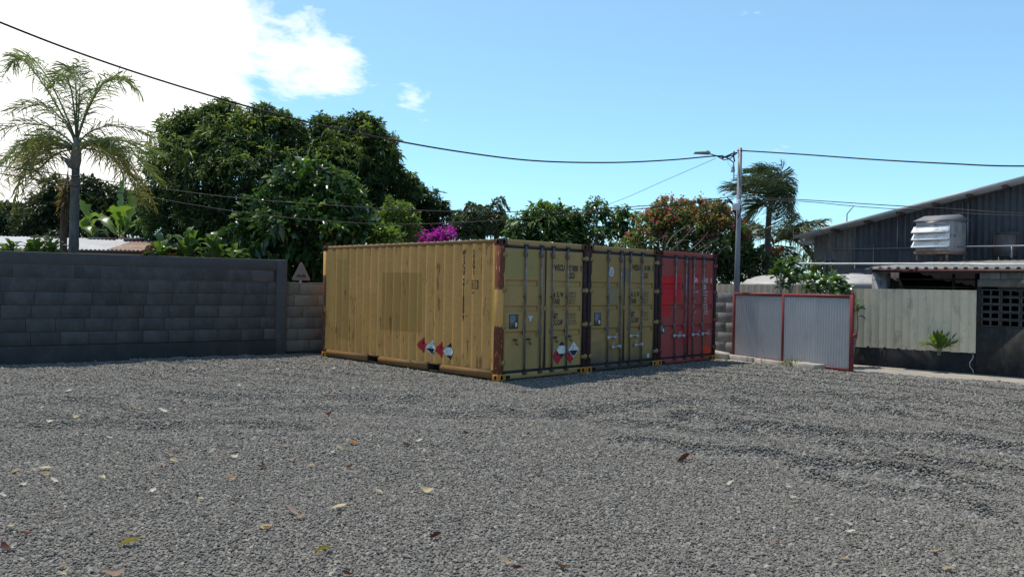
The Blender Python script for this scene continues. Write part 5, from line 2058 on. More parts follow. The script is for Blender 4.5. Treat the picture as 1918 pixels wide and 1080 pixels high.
make_tree('broad_leaf_tree', 'glossy broad leafed green tree in front of the mango trees', 'tree',
          [blob(575, 330, D, 42, 28), blob(610, 355, D, 50, 38), blob(545, 375, D, 55, 40), blob(505, 405, D, 45, 40), blob(615, 400, D, 60, 45, -0.3), blob(660, 395, D, 32, 36), blob(560, 430, D, 80, 48, -0.5), blob(470, 438, D, 38, 32), blob(650, 440, D, 60, 40), blob(590, 480, D, 90, 40), blob(530, 500, D, 70, 40), blob(590, 520, D, 60, 40)],
          gxy(575, D), 1150, 9, 0.23, 0.115, [m_broad, m_broad_lt], 13, fine=True, droop=0.55, trunk_r=0.15, new_frac=0.22, spread=0.95, inner=0.3, twigs=70)
D = 24.5
make_tree('small_tree', 'small fresh green tree with fine leaves beside the glossy tree', 'tree',
          [blob(742, 398, D, 30, 24), blob(725, 425, D, 34, 26), blob(762, 422, D, 28, 22), blob(742, 445, D, 40, 22)],
          gxy(742, D), 420, 12, 0.11, 0.05, [m_broad_lt, m_mango_new], 14, droop=0.3, trunk_r=0.07, new_frac=0.2)
make_tree('leafy_shrub', 'light green shrub with pale long leaves peeping over the ochre container', 'shrub',
          [blob(712, 440, 22.0, 26, 14), blob(728, 448, 22.0, 24, 12), blob(700, 452, 22.0, 20, 14)],
          gxy(714, 22.0), 80, 9, 0.21, 0.07, [m_broad_lt], 15, fine=True, droop=0.4, trunk_r=0.04, twigs=20)
D = 29.0
make_tree('dark_tree', 'dark green bushy tree at the right end of the mango row', 'tree',
          [blob(790, 378, D, 32, 26), blob(768, 402, D, 36, 30), blob(808, 402, D, 32, 32), blob(825, 394, D, 14, 9), blob(790, 430, D, 44, 30), blob(765, 360, D, 10, 14)],
          gxy(790, D), 800, 12, 0.17, 0.055, [m_darkl, m_mango], 16, droop=0.5, trunk_r=0.14, new_frac=0.25)

# far dark trees at the left
D = 46.0
make_tree('far_tree', 'dark distant tree at the far left edge behind the shed', 'tree',
          [blob(25, 408, D, 40, 24), blob(-10, 415, D, 40, 30), blob(55, 415, D, 30, 22), blob(20, 440, D, 70, 30)],
          gxy(20, D), 700, 10, 0.30, 0.12, [m_hazel, m_darkl], 17, droop=0.4, trunk_r=0.25, new_frac=0.2)
D = 40.0
make_tree('far_tree', 'olive green distant tree left of the palm trunk', 'tree',
          [blob(85, 385, D, 30, 22), blob(110, 355, D, 24, 22), blob(75, 410, D, 40, 28), blob(112, 405, D, 34, 36), blob(90, 435, D, 50, 26)],
          gxy(95, D), 700, 10, 0.25, 0.09, [m_hazel, m_mango], 18, droop=0.5, trunk_r=0.2, new_frac=0.2)
make_tree('far_tree', 'dark rounded distant tree behind the banana plants', 'tree',
          [blob(165, 355, D, 28, 20), blob(195, 368, D, 32, 20), blob(225, 375, D, 30, 20), blob(180, 395, D, 50, 30), blob(240, 400, D, 50, 30), blob(200, 430, D, 80, 30), blob(275, 385, D, 30, 28)],
          gxy(205, D), 1000, 10, 0.25, 0.10, [m_darkl, m_hazel], 19, droop=0.45, trunk_r=0.22, new_frac=0.3)

# trees beyond the containers, middle
D = 28.0
make_tree('leafy_tree', 'fresh green leafy tree beyond the doors of the ochre container', 'tree',
          [blob(1012, 398, D, 26, 16), blob(1040, 405, D, 26, 20), blob(985, 418, D, 26, 20), blob(1020, 428, D, 42, 24), blob(970, 436, D, 18, 16), blob(1055, 430, D, 28, 24), blob(1010, 450, D, 55, 22)],
          gxy(1015, D), 520, 11, 0.22, 0.085, [m_broad, m_broad_lt], 21, fine=True, droop=0.85, trunk_r=0.1, new_frac=1.2, spread=0.7)
make_tree('leafy_tree', 'thin airy tree with gaps of sky between its leaf tufts', 'tree',
          [blob(1118, 384, D, 16, 10), blob(1128, 392, D, 10, 10), blob(1090, 405, D, 22, 16), blob(1105, 425, D, 26, 20), blob(1150, 415, D, 22, 20), blob(1165, 395, D, 10, 10), blob(1180, 408, D, 20, 10), blob(1172, 435, D, 18, 14), blob(1080, 430, D, 20, 20), blob(1130, 445, D, 50, 16)],
          gxy(1125, D), 270, 10, 0.20, 0.085, [m_broad, m_broad_lt], 22, fine=True, droop=0.9, trunk_r=0.07, new_frac=1.1, spread=0.7, bark=m_bark_pale, inner=0.5, twigs=120)


# bougainvilleas
def flowers(parent, P, per, size, mat, name, rng, jit=0.08):
    n = len(P) * per
    base = np.repeat(P, per, 0) + rng.normal(0, jit, (n, 3))
    d = rng.normal(0, 1, (n, 3)) + [0, 0, 0.5]
    ln = size * np.exp(rng.normal(0, 0.2, n))
    link(name, leaves_mesh(name, base, d, ln, ln * 0.8, [mat], None, 0.1, rng, False), parent)


D = 25.5
t, bl, P, N = make_tree('magenta_bougainvillea', 'bright magenta bougainvillea showing above the ochre container roof', 'shrub',
                        [blob(790, 452, D, 26, 8, ky=0.6), blob(818, 449, D, 20, 10, ky=0.6), blob(836, 442, D, 9, 8), blob(768, 454, D, 12, 6)],
                        gxy(810, D), 120, 6, 0.08, 0.05, [m_bougl], 23, trunk_r=0.05, twigs=40)
rng = np.random.default_rng(5)
flowers(t, P + N * 0.03, 15, 0.075, m_magenta, 'blossoms', rng, 0.10)
D = 26.0
t, bl, P, N = make_tree('red_bougainvillea', 'sprawling bougainvillea with pink flowers, orange leaves and bare pale stems by the pole', 'shrub',
                        [blob(1262, 398, D, 44, 22), blob(1320, 398, D, 44, 22), blob(1230, 420, D, 34, 24), blob(1285, 425, D, 60, 30), blob(1345, 425, D, 42, 34), blob(1215, 450, D, 40, 24), blob(1270, 462, D, 60, 32),
                         blob(1340, 462, D, 55, 34), blob(1372, 480, D, 26, 30), blob(1385, 450, D, 22, 22), blob(1180, 462, D, 28, 14)],
                        gxy(1300, D), 2100, 9, 0.115, 0.062, [m_bougl], 24, trunk_r=0.10, bark=m_bark_pale, droop=0.3, inner=0.35, twigs=150)
rng = np.random.default_rng(6)
sel = N[:, 1] < 0.35
Pf, Nf = P[sel], N[sel]
zrel = (Pf[:, 2] - Pf[:, 2].min()) / np.ptp(Pf[:, 2])
ch = rng.random(len(Pf))
flowers(t, (Pf + Nf * 0.08)[ch < 0.13], 10, 0.075, m_pink, 'blossoms', rng, 0.07)
flowers(t, (Pf + Nf * 0.05)[(ch > 0.55) & (zrel > 0.62)], 7, 0.085, m_orange, 'orange_leaves', rng, 0.09)
b = MB()
for (x0, y0, x1, y1, r) in ((1245, 470, 1290, 415, 0.022), (1255, 470, 1320, 400, 0.020), (1240, 468, 1252, 425, 0.022), (1290, 470, 1335, 425, 0.02), (1270, 472, 1265, 420, 0.014), (1300, 472, 1360, 440, 0.016),
                            (1225, 470, 1230, 440, 0.014), (1310, 474, 1340, 450, 0.018), (1330, 478, 1300, 440, 0.016), (1260, 455, 1300, 450, 0.012), (1345, 476, 1375, 455, 0.012), (1215, 462, 1248, 440, 0.012)):
    p0, p1 = at(x0, y0, D - 1.75) - t.location, at(x1, y1, D - 1.6) - t.location
    limb(b, p0, p0.lerp(p1, 0.8), r * 0.62, r * 0.25, rng, 0.02, 6, 5)
b.build('bare_stems', [m_bark_pale], t, smooth=True)
make_tree('dark_bush', 'dark leafy bush at the foot of the coconut palm behind the fence', 'shrub',
          [blob(1365, 500, 25.5, 30, 26), blob(1400, 505, 25.5, 32, 26), blob(1425, 500, 25.5, 20, 30), blob(1345, 520, 25.5, 26, 24), blob(1395, 480, 26, 24, 20)],
          gxy(1390, 25.5), 520, 10, 0.13, 0.055, [m_darkl, m_mango], 25, droop=0.4, trunk_r=0.06, new_frac=0.15)
make_tree('yellow_green_bush', 'yellow green bush seen under the raised warehouse cladding', 'shrub',
          [blob(1545, 500, 33, 26, 18), blob(1525, 492, 33, 18, 14), blob(1565, 515, 33, 20, 16)],
          gxy(1545, 33), 150, 9, 0.16, 0.07, [m_broad_lt, m_mango_new], 26, droop=0.4, trunk_r=0.05, new_frac=0.5)


# ------------------------------------------------------------------ palms
def bez(P0, P1, P2, n):
    """curve through P0, P1 (half way) and P2"""
    P0, P1, P2 = (np.array(p, float) for p in (P0, P1, P2))
    c = 2 * P1 - (P0 + P2) / 2
    t = np.linspace(0, 1, n)[:, None]
    return (1 - t) ** 2 * P0 + 2 * t * (1 - t) * c + t ** 2 * P2


def frond_mesh(name, P0, P1, P2, mats, rng, n=46, L=0.45, Wd=0.028, hang=0.8, start=0.12, wind=(0, 0, 0), ang=0.55, r0=0.025, plume=0.35):
    """pinnate frond: tapered rachis with two rows of drooping leaflets"""
    C = bez(P0, P1, P2, n)
    T = unit(np.gradient(C, axis=0))
    side = unit(np.cross(T, [0, 0, 1.0]) + 1e-6)
    t = np.linspace(0, 1, n)
    keep = t > start
    wv = np.array(wind, float)
    V, Fc, MI = [], [], []
    base_i = 0
    for sgn in (1, -1):
        c, tt, sd, tv = C[keep], T[keep], side[keep] * sgn, t[keep]
        c = c + rng.normal(0, 0.006, c.shape)
        m = len(c)
        prof = np.sin(np.clip((tv - start) / (1 - start), 0, 1) ** 0.6 * math.pi * 0.93 + 0.2) ** 0.6
        Lv = (L * (0.25 + 0.75 * prof) * rng.uniform(0.85, 1.15, m))[:, None]
        d = unit(sd * math.cos(ang) + tt * math.sin(ang) + rng.normal(0, 0.16, (m, 3)) + np.array([0, 0, 1.0]) * rng.normal(0.15, plume, m)[:, None])
        g = np.array([0, 0, -1.0]) * hang + wv
        p0 = c
        p1 = c + d * Lv * 0.35 + g * Lv * 0.06
        p2 = c + d * Lv * 0.66 + g * Lv * 0.28
        p3 = c + d * Lv * 0.88 + g * Lv * 0.62
        w = unit(np.cross(d, rng.normal(0, 1, (m, 3)) * 0.7 + tt)) * Wd
        v = np.stack([p0 - w * 0.35, p0 + w * 0.35, p1 - w, p1 + w, p2 - w * 0.8, p2 + w * 0.8, p3], 1)
        o = (np.arange(m) * 7)[:, None] + base_i
        V.append(v.reshape(-1, 3))
        q = np.concatenate([o + [0, 1, 3, 2], o + [2, 3, 5, 4]], 1).reshape(-1, 4)
        tr_ = o + [4, 5, 6]
        Fc.append((q, tr_))
        base_i += m * 7
    flat, cnt = [], []
    for q, tr_ in Fc:
        flat += [q.ravel(), tr_.ravel()]
        cnt += [np.full(len(q), 4), np.full(len(tr_), 3)]
    b = MB()
    st = max(1, n // 12)
    pts = [tuple(p) for p in C[::st]]
    b.tube(pts, [r0 * (1 - 0.85 * i / (len(pts) - 1)) for i in range(len(pts))], 5)
    V.append(np.array(b.v))
    rf = [[i + base_i for i in f] for f in b.f]
    flat.append(np.array([i for f in rf for i in f]))
    cnt.append(np.array([len(f) for f in rf]))
    nl = sum(len(c) for c in cnt[:-1])
    mi = np.concatenate([np.zeros(nl, int), np.ones(len(rf), int)])
    return np_mesh(name, np.concatenate(V), np.concatenate(flat), np.concatenate(cnt), mats, mi)


m_palm = leaf_mat('palm_leaflet', [(0.08, 0.115, 0.04), (0.11, 0.15, 0.05), (0.15, 0.18, 0.065)], 0.40, 0.4, 0.4)
m_palm_y = leaf_mat('palm_leaflet_yellowing', [(0.13, 0.15, 0.04), (0.17, 0.16, 0.05), (0.19, 0.15, 0.06)], 0.42, 0.45, 0.35)
m_palm_d = leaf_mat('palm_leaflet_dry', [(0.14, 0.11, 0.055), (0.18, 0.14, 0.07), (0.12, 0.12, 0.05)], 0.35, 0.6, 0.2)
m_coco = leaf_mat('coconut_leaflet', [(0.035, 0.055, 0.024), (0.055, 0.080, 0.030), (0.085, 0.105, 0.045)], 0.28, 0.35, 0.5)
m_coco_y = leaf_mat('coconut_leaflet_old', [(0.09, 0.095, 0.035), (0.13, 0.12, 0.05), (0.10, 0.085, 0.04)], 0.3, 0.45, 0.3)
m_rachis = pmat('palm_rachis', (0.16, 0.17, 0.08), 0.6, 0.2, 8, bump=0.05)
m_ptrunk = pmat('palm_trunk', (0.145, 0.135, 0.125), 0.9, 0.3, 4, dirt=(0.08, 0.07, 0.065), dirt_amt=0.5, bump=0.6, bscale=25, bdist=0.015)
m_ctrunk = pmat('coconut_trunk', (0.075, 0.058, 0.05), 0.92, 0.35, 5, dirt=(0.12, 0.10, 0.085), dirt_amt=0.35, bump=0.7, bscale=25, bdist=0.015)
m_crownshaft = pmat('palm_crownshaft', (0.22, 0.20, 0.165), 0.75, 0.25, 5, dirt=(0.13, 0.11, 0.08), dirt_amt=0.4, bump=0.3)


def make_palm(name, label, D, base_px, trunk, trunk_r, fronds, mats_of, seed, group=None, tm=None, **kw):
    """trunk: list of (px, py); fronds: list of (px0,py0, px1,py1, px2,py2, dy1, dy2, kind)"""
    rng = np.random.default_rng(seed)
    g = at(base_px, 540, D)
    O = Vector((g.x, g.y, -0.05))
    t = thing(name, label, 'palm tree', tuple(O), 0.0, group)
    L_ = lambda px, py, dy=0.0: np.array(at(px, py, D + dy) - O)
    pts = [Vector((0, 0, -0.2))] + [Vector(L_(*p)) for p in trunk]
    n = len(pts)
    dense, rs = [], []
    for i in range(n - 1):
        for k in range(8):
            u = (i + k / 8) / (n - 1)
            dense.append(pts[i].lerp(pts[i + 1], k / 8))
            rs.append((trunk_r[0] + (trunk_r[1] - trunk_r[0]) * u) * (1 + 0.05 * (k % 2)))
    dense.append(pts[-1])
    rs.append(trunk_r[1])
    b = MB()
    b.tube(dense, rs, 12)
    b.build('trunk', [tm or m_ptrunk], t, smooth=True)
    for fr in fronds:
        x0, y0, x1, y1, x2, y2, d1, d2, kind = fr
        me = frond_mesh('frond', L_(x0, y0), L_(x1, y1, d1), L_(x2, y2, d2), [mats_of[kind], m_rachis], rng, **kw)
        link('frond', me, t)
    return t, L_, O


D = 19.3
fr = [(142, 268, 85, 200, 10, 215, 0.6, 1.0, 0), (138, 278, 60, 300, 25, 392, -0.2, -0.3, 1), (138, 277, 80, 275, 40, 330, 1.2, 2.0, 1), (145, 278, 215, 300, 262, 372, 0.7, 1.3, 1), (145, 277, 225, 275, 300, 345, -0.5, -0.8, 0), (142, 262, 62, 112, 8, 152, 0.5, 0.8, 0), (142, 262, 60, 130, 22, 125, -0.4, -0.5, 0), (143, 262, 128, 150, 100, 170, -0.7, -1.5, 0), (142, 262, 138, 135, 112, 150, 0.3, 0.6, 0), (144, 262, 149, 180, 151, 112, 0, 0.1, 0),
      (144, 262, 200, 150, 266, 180, 0.4, 0.8, 0), (144, 265, 188, 165, 238, 150, -0.5, -1.0, 0), (145, 270, 215, 236, 322, 275, 0.2, 0.3, 0), (145, 275, 215, 262, 300, 290, -0.9, -1.6, 0), (145, 278, 225, 290, 290, 392, 0.3, 0.4, 1),
      (145, 278, 205, 290, 268, 385, -1.0, -1.6, 1), (138, 272, 62, 232, -30, 262, 0.3, 0.4, 0), (138, 275, 55, 262, -20, 345, -0.6, -1.1, 0), (138, 278, 75, 280, 50, 368, -0.8, -1.4, 1), (138, 276, 70, 262, 20, 340, 0.8, 1.4, 1),
      (137, 280, 90, 300, 62, 352, 0.5, 0.9, 1), (138, 278, 35, 290, -15, 390, 0.9, 1.5, 1), (144, 276, 190, 270, 240, 320, 1.0, 1.8, 1)]
t, L_, O = make_palm('feather_palm', 'tall feathery palm with arching fronds behind the left wall', D, 136, [(138, 470), (140, 380), (142, 310)], (0.125, 0.085), fr,
                     [m_palm, m_palm_y, m_palm_d], 31, n=84, L=0.64, Wd=0.0115, hang=0.55, plume=0.42)
b = MB()
b.tube([Vector(L_(141, 318)), Vector(L_(142, 300)), Vector(L_(143, 282)), Vector(L_(144, 258))], [0.088, 0.125, 0.11, 0.05], 12)
b.build('crownshaft', [m_crownshaft], t, smooth=True)
b = MB()
for (x1, y1, x2, y2) in ((128, 300, 116, 294), (130, 312, 122, 300)):
    b.tube([Vector(L_(140, 316)), Vector(L_(x1, y1)), Vector(L_(x2, y2))], [0.05, 0.04, 0.025], 6)
b.tube([Vector(L_(127, 300)), Vector(L_(127.5, 318)), Vector(L_(126, 338))], [0.012, 0.010, 0.03], 5)
b.build('frond_stub', [m_crownshaft], t, smooth=True)
# dead trunk beside it
g = at(121, 540, 21.0)
dt = thing('dead_palm_trunk', 'dark rusty brown dead trunk standing beside the feathery palm', 'dead tree', (g.x, g.y, -0.05))
q_ = lambda px, py: at(px, py, 21.0) - Vector((g.x, g.y, -0.05))
m_dead = pmat('dead_trunk', (0.075, 0.045, 0.035), 0.95, 0.4, 6, dirt=(0.12, 0.07, 0.05), dirt_amt=0.4, bump=0.8, bscale=18, bdist=0.02)
b = MB()
b.tube([(0, 0, -0.2), q_(119, 450), q_(121, 390), q_(124, 350), q_(126, 335)], [0.10, 0.09, 0.085, 0.095, 0.04], 9)
b.build('trunk', [m_dead], dt, smooth=True)
rng = np.random.default_rng(77)
base = np.array([q_(124 + rng.uniform(-5, 5), 345 + rng.uniform(-10, 40)) for _ in range(160)])
link('dry_husk', leaves_mesh('dry_husk', base, rng.normal(0, 1, (160, 3)) + [0, 0, -1.2], np.full(160, 0.35), np.full(160, 0.035), [m_palm_d], None, 0.6, rng, False), dt)

# coconut palm bent by the wind
D = 27.0
fr = [(1440, 388, 1448, 325, 1395, 322, 0.2, 0.4, 0), (1442, 388, 1462, 318, 1405, 345, -0.3, -0.6, 0), (1441, 390, 1440, 345, 1380, 362, 0.5, 0.9, 0), (1443, 388, 1470, 330, 1474, 400, 0.3, 0.5, 0), (1443, 390, 1466, 345, 1478, 385, -0.4, -0.8, 0),
      (1442, 390, 1455, 335, 1410, 318, 0.5, 1.0, 0), (1443, 392, 1464, 370, 1466, 440, -0.5, -0.7, 0), (1442, 392, 1458, 350, 1470, 420, 0.6, 1.1, 0), (1438, 392, 1415, 360, 1358, 350, -0.7, -1.3, 0), (1438, 394, 1425, 385, 1395, 420, 0.2, 0.4, 0),
      (1440, 392, 1430, 340, 1385, 345, -0.9, -1.2, 0), (1443, 392, 1472, 365, 1470, 435, 0.0, -0.2, 1)]
make_palm('coconut_palm', 'wind blown coconut palm with fronds swept to the left, by the pole', D, 1437, [(1437, 520), (1438, 450), (1441, 388)], (0.115, 0.09), fr, [m_coco, m_coco_y], 41, tm=m_ctrunk,
          n=92, L=0.85, Wd=0.016, hang=0.30, wind=(-0.55, 0, -0.1), r0=0.03, plume=0.2)
D = 29.5
fr = [(1452, 452, 1500, 420, 1557, 428, -0.3, -0.4, 0), (1452, 455, 1492, 452, 1526, 502, 0.2, 0.4, 1), (1452, 452, 1488, 428, 1540, 440, -0.8, -1.4, 1), (1452, 452, 1490, 425, 1552, 412, 0.2, 0.3, 0), (1452, 450, 1475, 420, 1492, 402, -0.4, -0.6, 0), (1452, 455, 1500, 440, 1535, 478, -0.5, -0.9, 1), (1452, 455, 1485, 440, 1545, 455, 0.6, 1.1, 1), (1450, 455, 1415, 425, 1372, 445, 0.3, 0.5, 0),
      (1450, 455, 1410, 440, 1378, 480, -0.4, -0.8, 0), (1450, 458, 1425, 470, 1400, 520, 0.2, 0.3, 1), (1452, 460, 1458, 490, 1452, 540, -0.5, -0.7, 1), (1454, 460, 1475, 475, 1478, 520, 0.4, 0.8, 1), (1450, 458, 1405, 415, 1360, 425, 0.9, 1.6, 0),
      (1450, 456, 1432, 430, 1395, 428, -0.6, -1.0, 0), (1450, 460, 1432, 490, 1428, 530, -0.6, -0.8, 1)]
t, L_, O = make_palm('coconut_palm', 'shorter coconut palm with orange husks and hanging old fronds behind the tall one', D, 1452, [(1453, 520), (1452, 465)], (0.16, 0.13), fr, [m_coco, m_coco_y], 42, tm=m_ctrunk,
                     n=84, L=0.80, Wd=0.018, hang=0.70, r0=0.03, plume=0.15)
m_nut = pmat('coconut_husk', (0.22, 0.12, 0.05), 0.7, 0.3, 8)
for (px, py, dy) in ((1446, 468, -0.3), (1456, 470, -0.35), (1451, 476, -0.4), (1463, 466, -0.2), (1440, 462, -0.2)):
    bm = bmesh.new()
    bmesh.ops.create_icosphere(bm, subdivisions=2, radius=0.12)
    for v in bm.verts:
        v.co.z *= 1.25
    me = bpy.data.meshes.new('coconut')
    bm.to_mesh(me)
    bm.free()
    me.materials.append(m_nut)
    o = link('coconut', me, t)
    o.location = L_(px, py, dy)

# clump of palms far behind the containers
D = 38.0
for i, (px, py, sc, lab) in enumerate(((905, 430, 1.0, 'tallest dark palm of the far clump beyond the ochre container'), (870, 438, 0.72, 'low dark palm at the left of the far clump behind the magenta bougainvillea'), (930, 440, 0.75, 'low dark palm at the right of the far clump'))):
    rng = np.random.default_rng(60 + i)
    fr = []
    for k in range(24):
        a = rng.uniform(0, 2 * math.pi)
        e = rng.uniform(0.0, 1.25)
        r = 38 * sc * rng.uniform(0.8, 1.25)
        fr.append((px, py, px + 0.5 * r * math.cos(a), py - r * e * 1.05, px + r * math.cos(a) * 1.05, py - r * e * 0.85 + 9, 0.5 * math.sin(a), 1.0 * math.sin(a), 0))
    make_palm('far_palm', lab, D, px, [(px, py + 3)], (0.14, 0.12), fr, [m_coco], 70 + i, tm=m_ctrunk, group='dark palms beyond the containers', n=36, L=0.62, Wd=0.035, hang=0.8, r0=0.03)


# ------------------------------------------------------------------ big leaved plants: every leaf a part
def blade_mesh(name, P0, P1, P2, width, mats, rng, n=9, fold=0.25, tear=0.0, peak=0.4, stalk=0.12):
    C = bez(P0, P1, P2, n)
    T = unit(np.gradient(C, axis=0))
    up = np.array([0, 0, 1.0]) + rng.normal(0, 0.25, 3)
    side = unit(np.cross(T, up) + 1e-6)
    nor = unit(np.cross(side, T))
    t = np.linspace(0, 1, n)
    x = np.clip((t - stalk) / (1 - stalk), 0, 1)
    w = width * 0.5 * np.where(t < stalk, 0.05, np.clip((x / peak) ** 0.6, 0, 1) * np.where(x > peak, np.clip(1 - ((x - peak) / (1 - peak)) ** 2.2, 0, 1), 1) + 0.03)
    wl = w * (1 + rng.normal(0, tear, n))
    wr = w * (1 + rng.normal(0, tear, n))
    Lp = C + side * wl[:, None] + nor * (wl * fold)[:, None]
    Rp = C - side * wr[:, None] + nor * (wr * fold)[:, None]
    V = np.stack([Lp, C, Rp], 1).reshape(-1, 3)
    F_ = []
    for i in range(n - 1):
        a = i * 3
        F_ += [[a, a + 1, a + 4, a + 3], [a + 1, a + 2, a + 5, a + 4]]
    return np_mesh(name, V, F_, np.full(len(F_), 4), mats, None, smooth=True)


m_banana = leaf_mat('banana_leaf', [(0.055, 0.11, 0.025), (0.085, 0.15, 0.03), (0.12, 0.18, 0.035)], 0.45, 0.35, 0.4)
m_helic = leaf_mat('heliconia_leaf', [(0.04, 0.08, 0.02), (0.06, 0.115, 0.024), (0.10, 0.15, 0.03)], 0.42, 0.32, 0.45)
m_cordy = leaf_mat('strap_leaf', [(0.05, 0.10, 0.02), (0.085, 0.15, 0.025), (0.16, 0.20, 0.03)], 0.4, 0.32, 0.45)
m_redfl = pmat('red_flower', (0.45, 0.035, 0.03), 0.6, 0.2, 10, bump=0)


def leaf_plant(name, label, cat, D, base_px, specs, mat, seed, group=None, fold=0.25, tear=0.0, peak=0.4, stalk=0.12, stem_r=0.05, stem_top=None, gzz=-0.05, nseg=10, wk=1.0):
    """specs: (px0,py0,px1,py1,px2,py2,dy1,dy2,width_px)"""
    rng = np.random.default_rng(seed)
    g = at(base_px, 540, D)
    O = Vector((g.x, g.y, gzz))
    t = thing(name, label, cat, tuple(O), 0.0, group)
    L_ = lambda px, py, dy=0.0: np.array(at(px, py, D + dy) - O)
    for (x0, y0, x1, y1, x2, y2, d1, d2, wpx) in specs:
        link('leaf', blade_mesh('leaf', L_(x0, y0), L_(x1, y1, d1), L_(x2, y2, d2), wpx * wk * D / F_PX, [mat], rng, nseg, fold, tear, peak, stalk), t)
    b = MB()
    if stem_top:
        for (px, py) in stem_top:
            b.tube([(L_(px, py)[0] * 0.6, 0, -0.1), L_(px, py)], [stem_r, stem_r * 0.8], 8)
        b.build('stem', [m_rachis], t, smooth=True)
    return t, L_


leaf_plant('banana_plant', 'banana plant with bright backlit leaves behind the shed roof', 'plant', 27.5, 226,
           [(226, 440, 228, 370, 234, 322, 0.1, 0.2, 22), (222, 440, 218, 400, 205, 388, -0.2, -0.5, 26), (228, 438, 232, 395, 256, 392, -0.3, -0.6, 24), (226, 440, 190, 405, 160, 415, -0.3, -0.5, 26), (230, 440, 262, 412, 285, 420, 0.2, 0.3, 26),
            (224, 442, 205, 425, 190, 396, -0.6, -0.9, 18), (232, 440, 236, 415, 228, 392, -0.5, -0.8, 20), (228, 440, 250, 420, 268, 440, -0.5, -0.8, 24), (228, 440, 246, 390, 240, 355, 0.5, 0.8, 24)],
           m_banana, 51, fold=0.3, tear=0.30, nseg=24, wk=0.8, stem_r=0.10, stem_top=[(227, 440)])
leaf_plant('banana_plant', 'banana plant with dark drooping leaves beside the palm trunk', 'plant', 26.5, 168,
           [(168, 445, 160, 400, 148, 372, 0.0, 0.1, 30), (168, 445, 175, 405, 200, 425, 0.2, 0.3, 28), (166, 446, 152, 415, 146, 432, -0.3, -0.5, 24), (170, 446, 185, 410, 215, 440, -0.4, -0.7, 24), (168, 446, 158, 425, 176, 444, -0.6, -0.9, 20), (168, 446, 186, 430, 205, 446, -0.5, -0.8, 22)],
           m_banana, 52, fold=0.3, tear=0.30, nseg=24, wk=0.8, stem_r=0.10, stem_top=[(168, 445)])
rg = random.Random(21)


def fan(cx, cy, n, rx, ry, w, dyr=0.35, a0=-0.1, a1=1.1, bend=0.25):
    out = []
    for i in range(n):
        a = math.pi * (a0 + (a1 - a0) * (i + rg.uniform(0.1, 0.9)) / n)
        r = rg.uniform(0.65, 1.1)
        ex, ey = cx + rx * r * math.cos(a), cy - ry * r * math.sin(a)
        mx, my = cx + rx * r * 0.45 * math.cos(a), cy - ry * r * (0.55 * math.sin(a) + bend)
        bx = cx + rg.uniform(-6, 6)
        out.append((bx, cy + rg.uniform(0, 6), mx, my, ex, ey, rg.uniform(-dyr, dyr), rg.uniform(-2 * dyr, 2 * dyr), w * rg.uniform(0.75, 1.2)))
    return out


for i, (cx, cy, n, rx, ry, w, lab) in enumerate(((305, 475, 12, 42, 46, 17, 'broad leafed green plant with small red flowers at the shed end'), (350, 478, 14, 44, 62, 18, 'bright green plant of long upright leaves above the block wall'),
                                                 (400, 478, 12, 40, 50, 17, 'broad leafed plant between the bright plant and the glossy tree'), (440, 482, 10, 34, 34, 15, 'low broad leafed plant under the glossy tree behind the wall'))):
    dd = 18.9 + 0.35 * i
    t, L_ = leaf_plant('canna_plant', lab, 'plant', dd, cx, fan(cx, cy + 8, n, rx, ry, w) + fan(cx, cy + 12, n // 2, rx * 0.8, ry * 0.55, w), m_helic, 80 + i, 'leafy plants behind the block wall', fold=0.22, stem_r=0.02, stem_top=[(cx, cy + 6), (cx + 6, cy + 10)])
    if i == 0:
        for (px, py) in ((269, 470), (318, 477), (283, 462)):
            rr = np.random.default_rng(px)
            base = np.tile(L_(px, py, -0.35), (14, 1)) + rr.normal(0, 0.02, (14, 3))
            link('flower', leaves_mesh('flower', base, rr.normal(0, 1, (14, 3)), np.full(14, 0.07), np.full(14, 0.035), [m_redfl], None, 0.2, rr, False), t)
for i, (cx, cy, n, rx, ry, w, lab) in enumerate(((22, 472, 12, 34, 30, 9, 'green strap leafed plant at the far left end of the wall'), (62, 472, 13, 36, 34, 9, 'green strap leafed plant before the white shed roof'), (98, 472, 13, 34, 36, 9, 'green strap leafed plant left of the palm trunk'))):
    leaf_plant('strap_leaf_plant', lab, 'plant', 17.6 + 0.4 * i, cx, fan(cx, cy + 5, n, rx, ry, w) + fan(cx - 8, cy + 9, n, rx * 0.8, ry * 0.8, w), m_helic, 90 + i, 'leafy plants behind the block wall', fold=0.2, stem_r=0.015, stem_top=[(cx, cy + 4)])

# shrubs between gate and fence: every leaf a part sharing one mesh
def single_leaf(name, L, Wd, mat, droop=0.3):
    rr = np.random.default_rng(3)
    me = blade_mesh(name, (0, 0, 0), (L * 0.5, 0, 0.02), (L, 0, -droop * L * 0.5), Wd, [mat], rr, 5, 0.2, 0.0, 0.6, 0.1)
    return me


m_shrub = leaf_mat('shrub_leaf', [(0.035, 0.075, 0.02), (0.055, 0.11, 0.025), (0.085, 0.15, 0.03)], 0.32, 0.27, 0.55)
SHRUB_LEAVES = [single_leaf('leaf', 0.20, 0.085, m_shrub), single_leaf('leaf', 0.165, 0.07, m_shrub, 0.6), single_leaf('leaf', 0.22, 0.08, m_shrub, 0.1)]


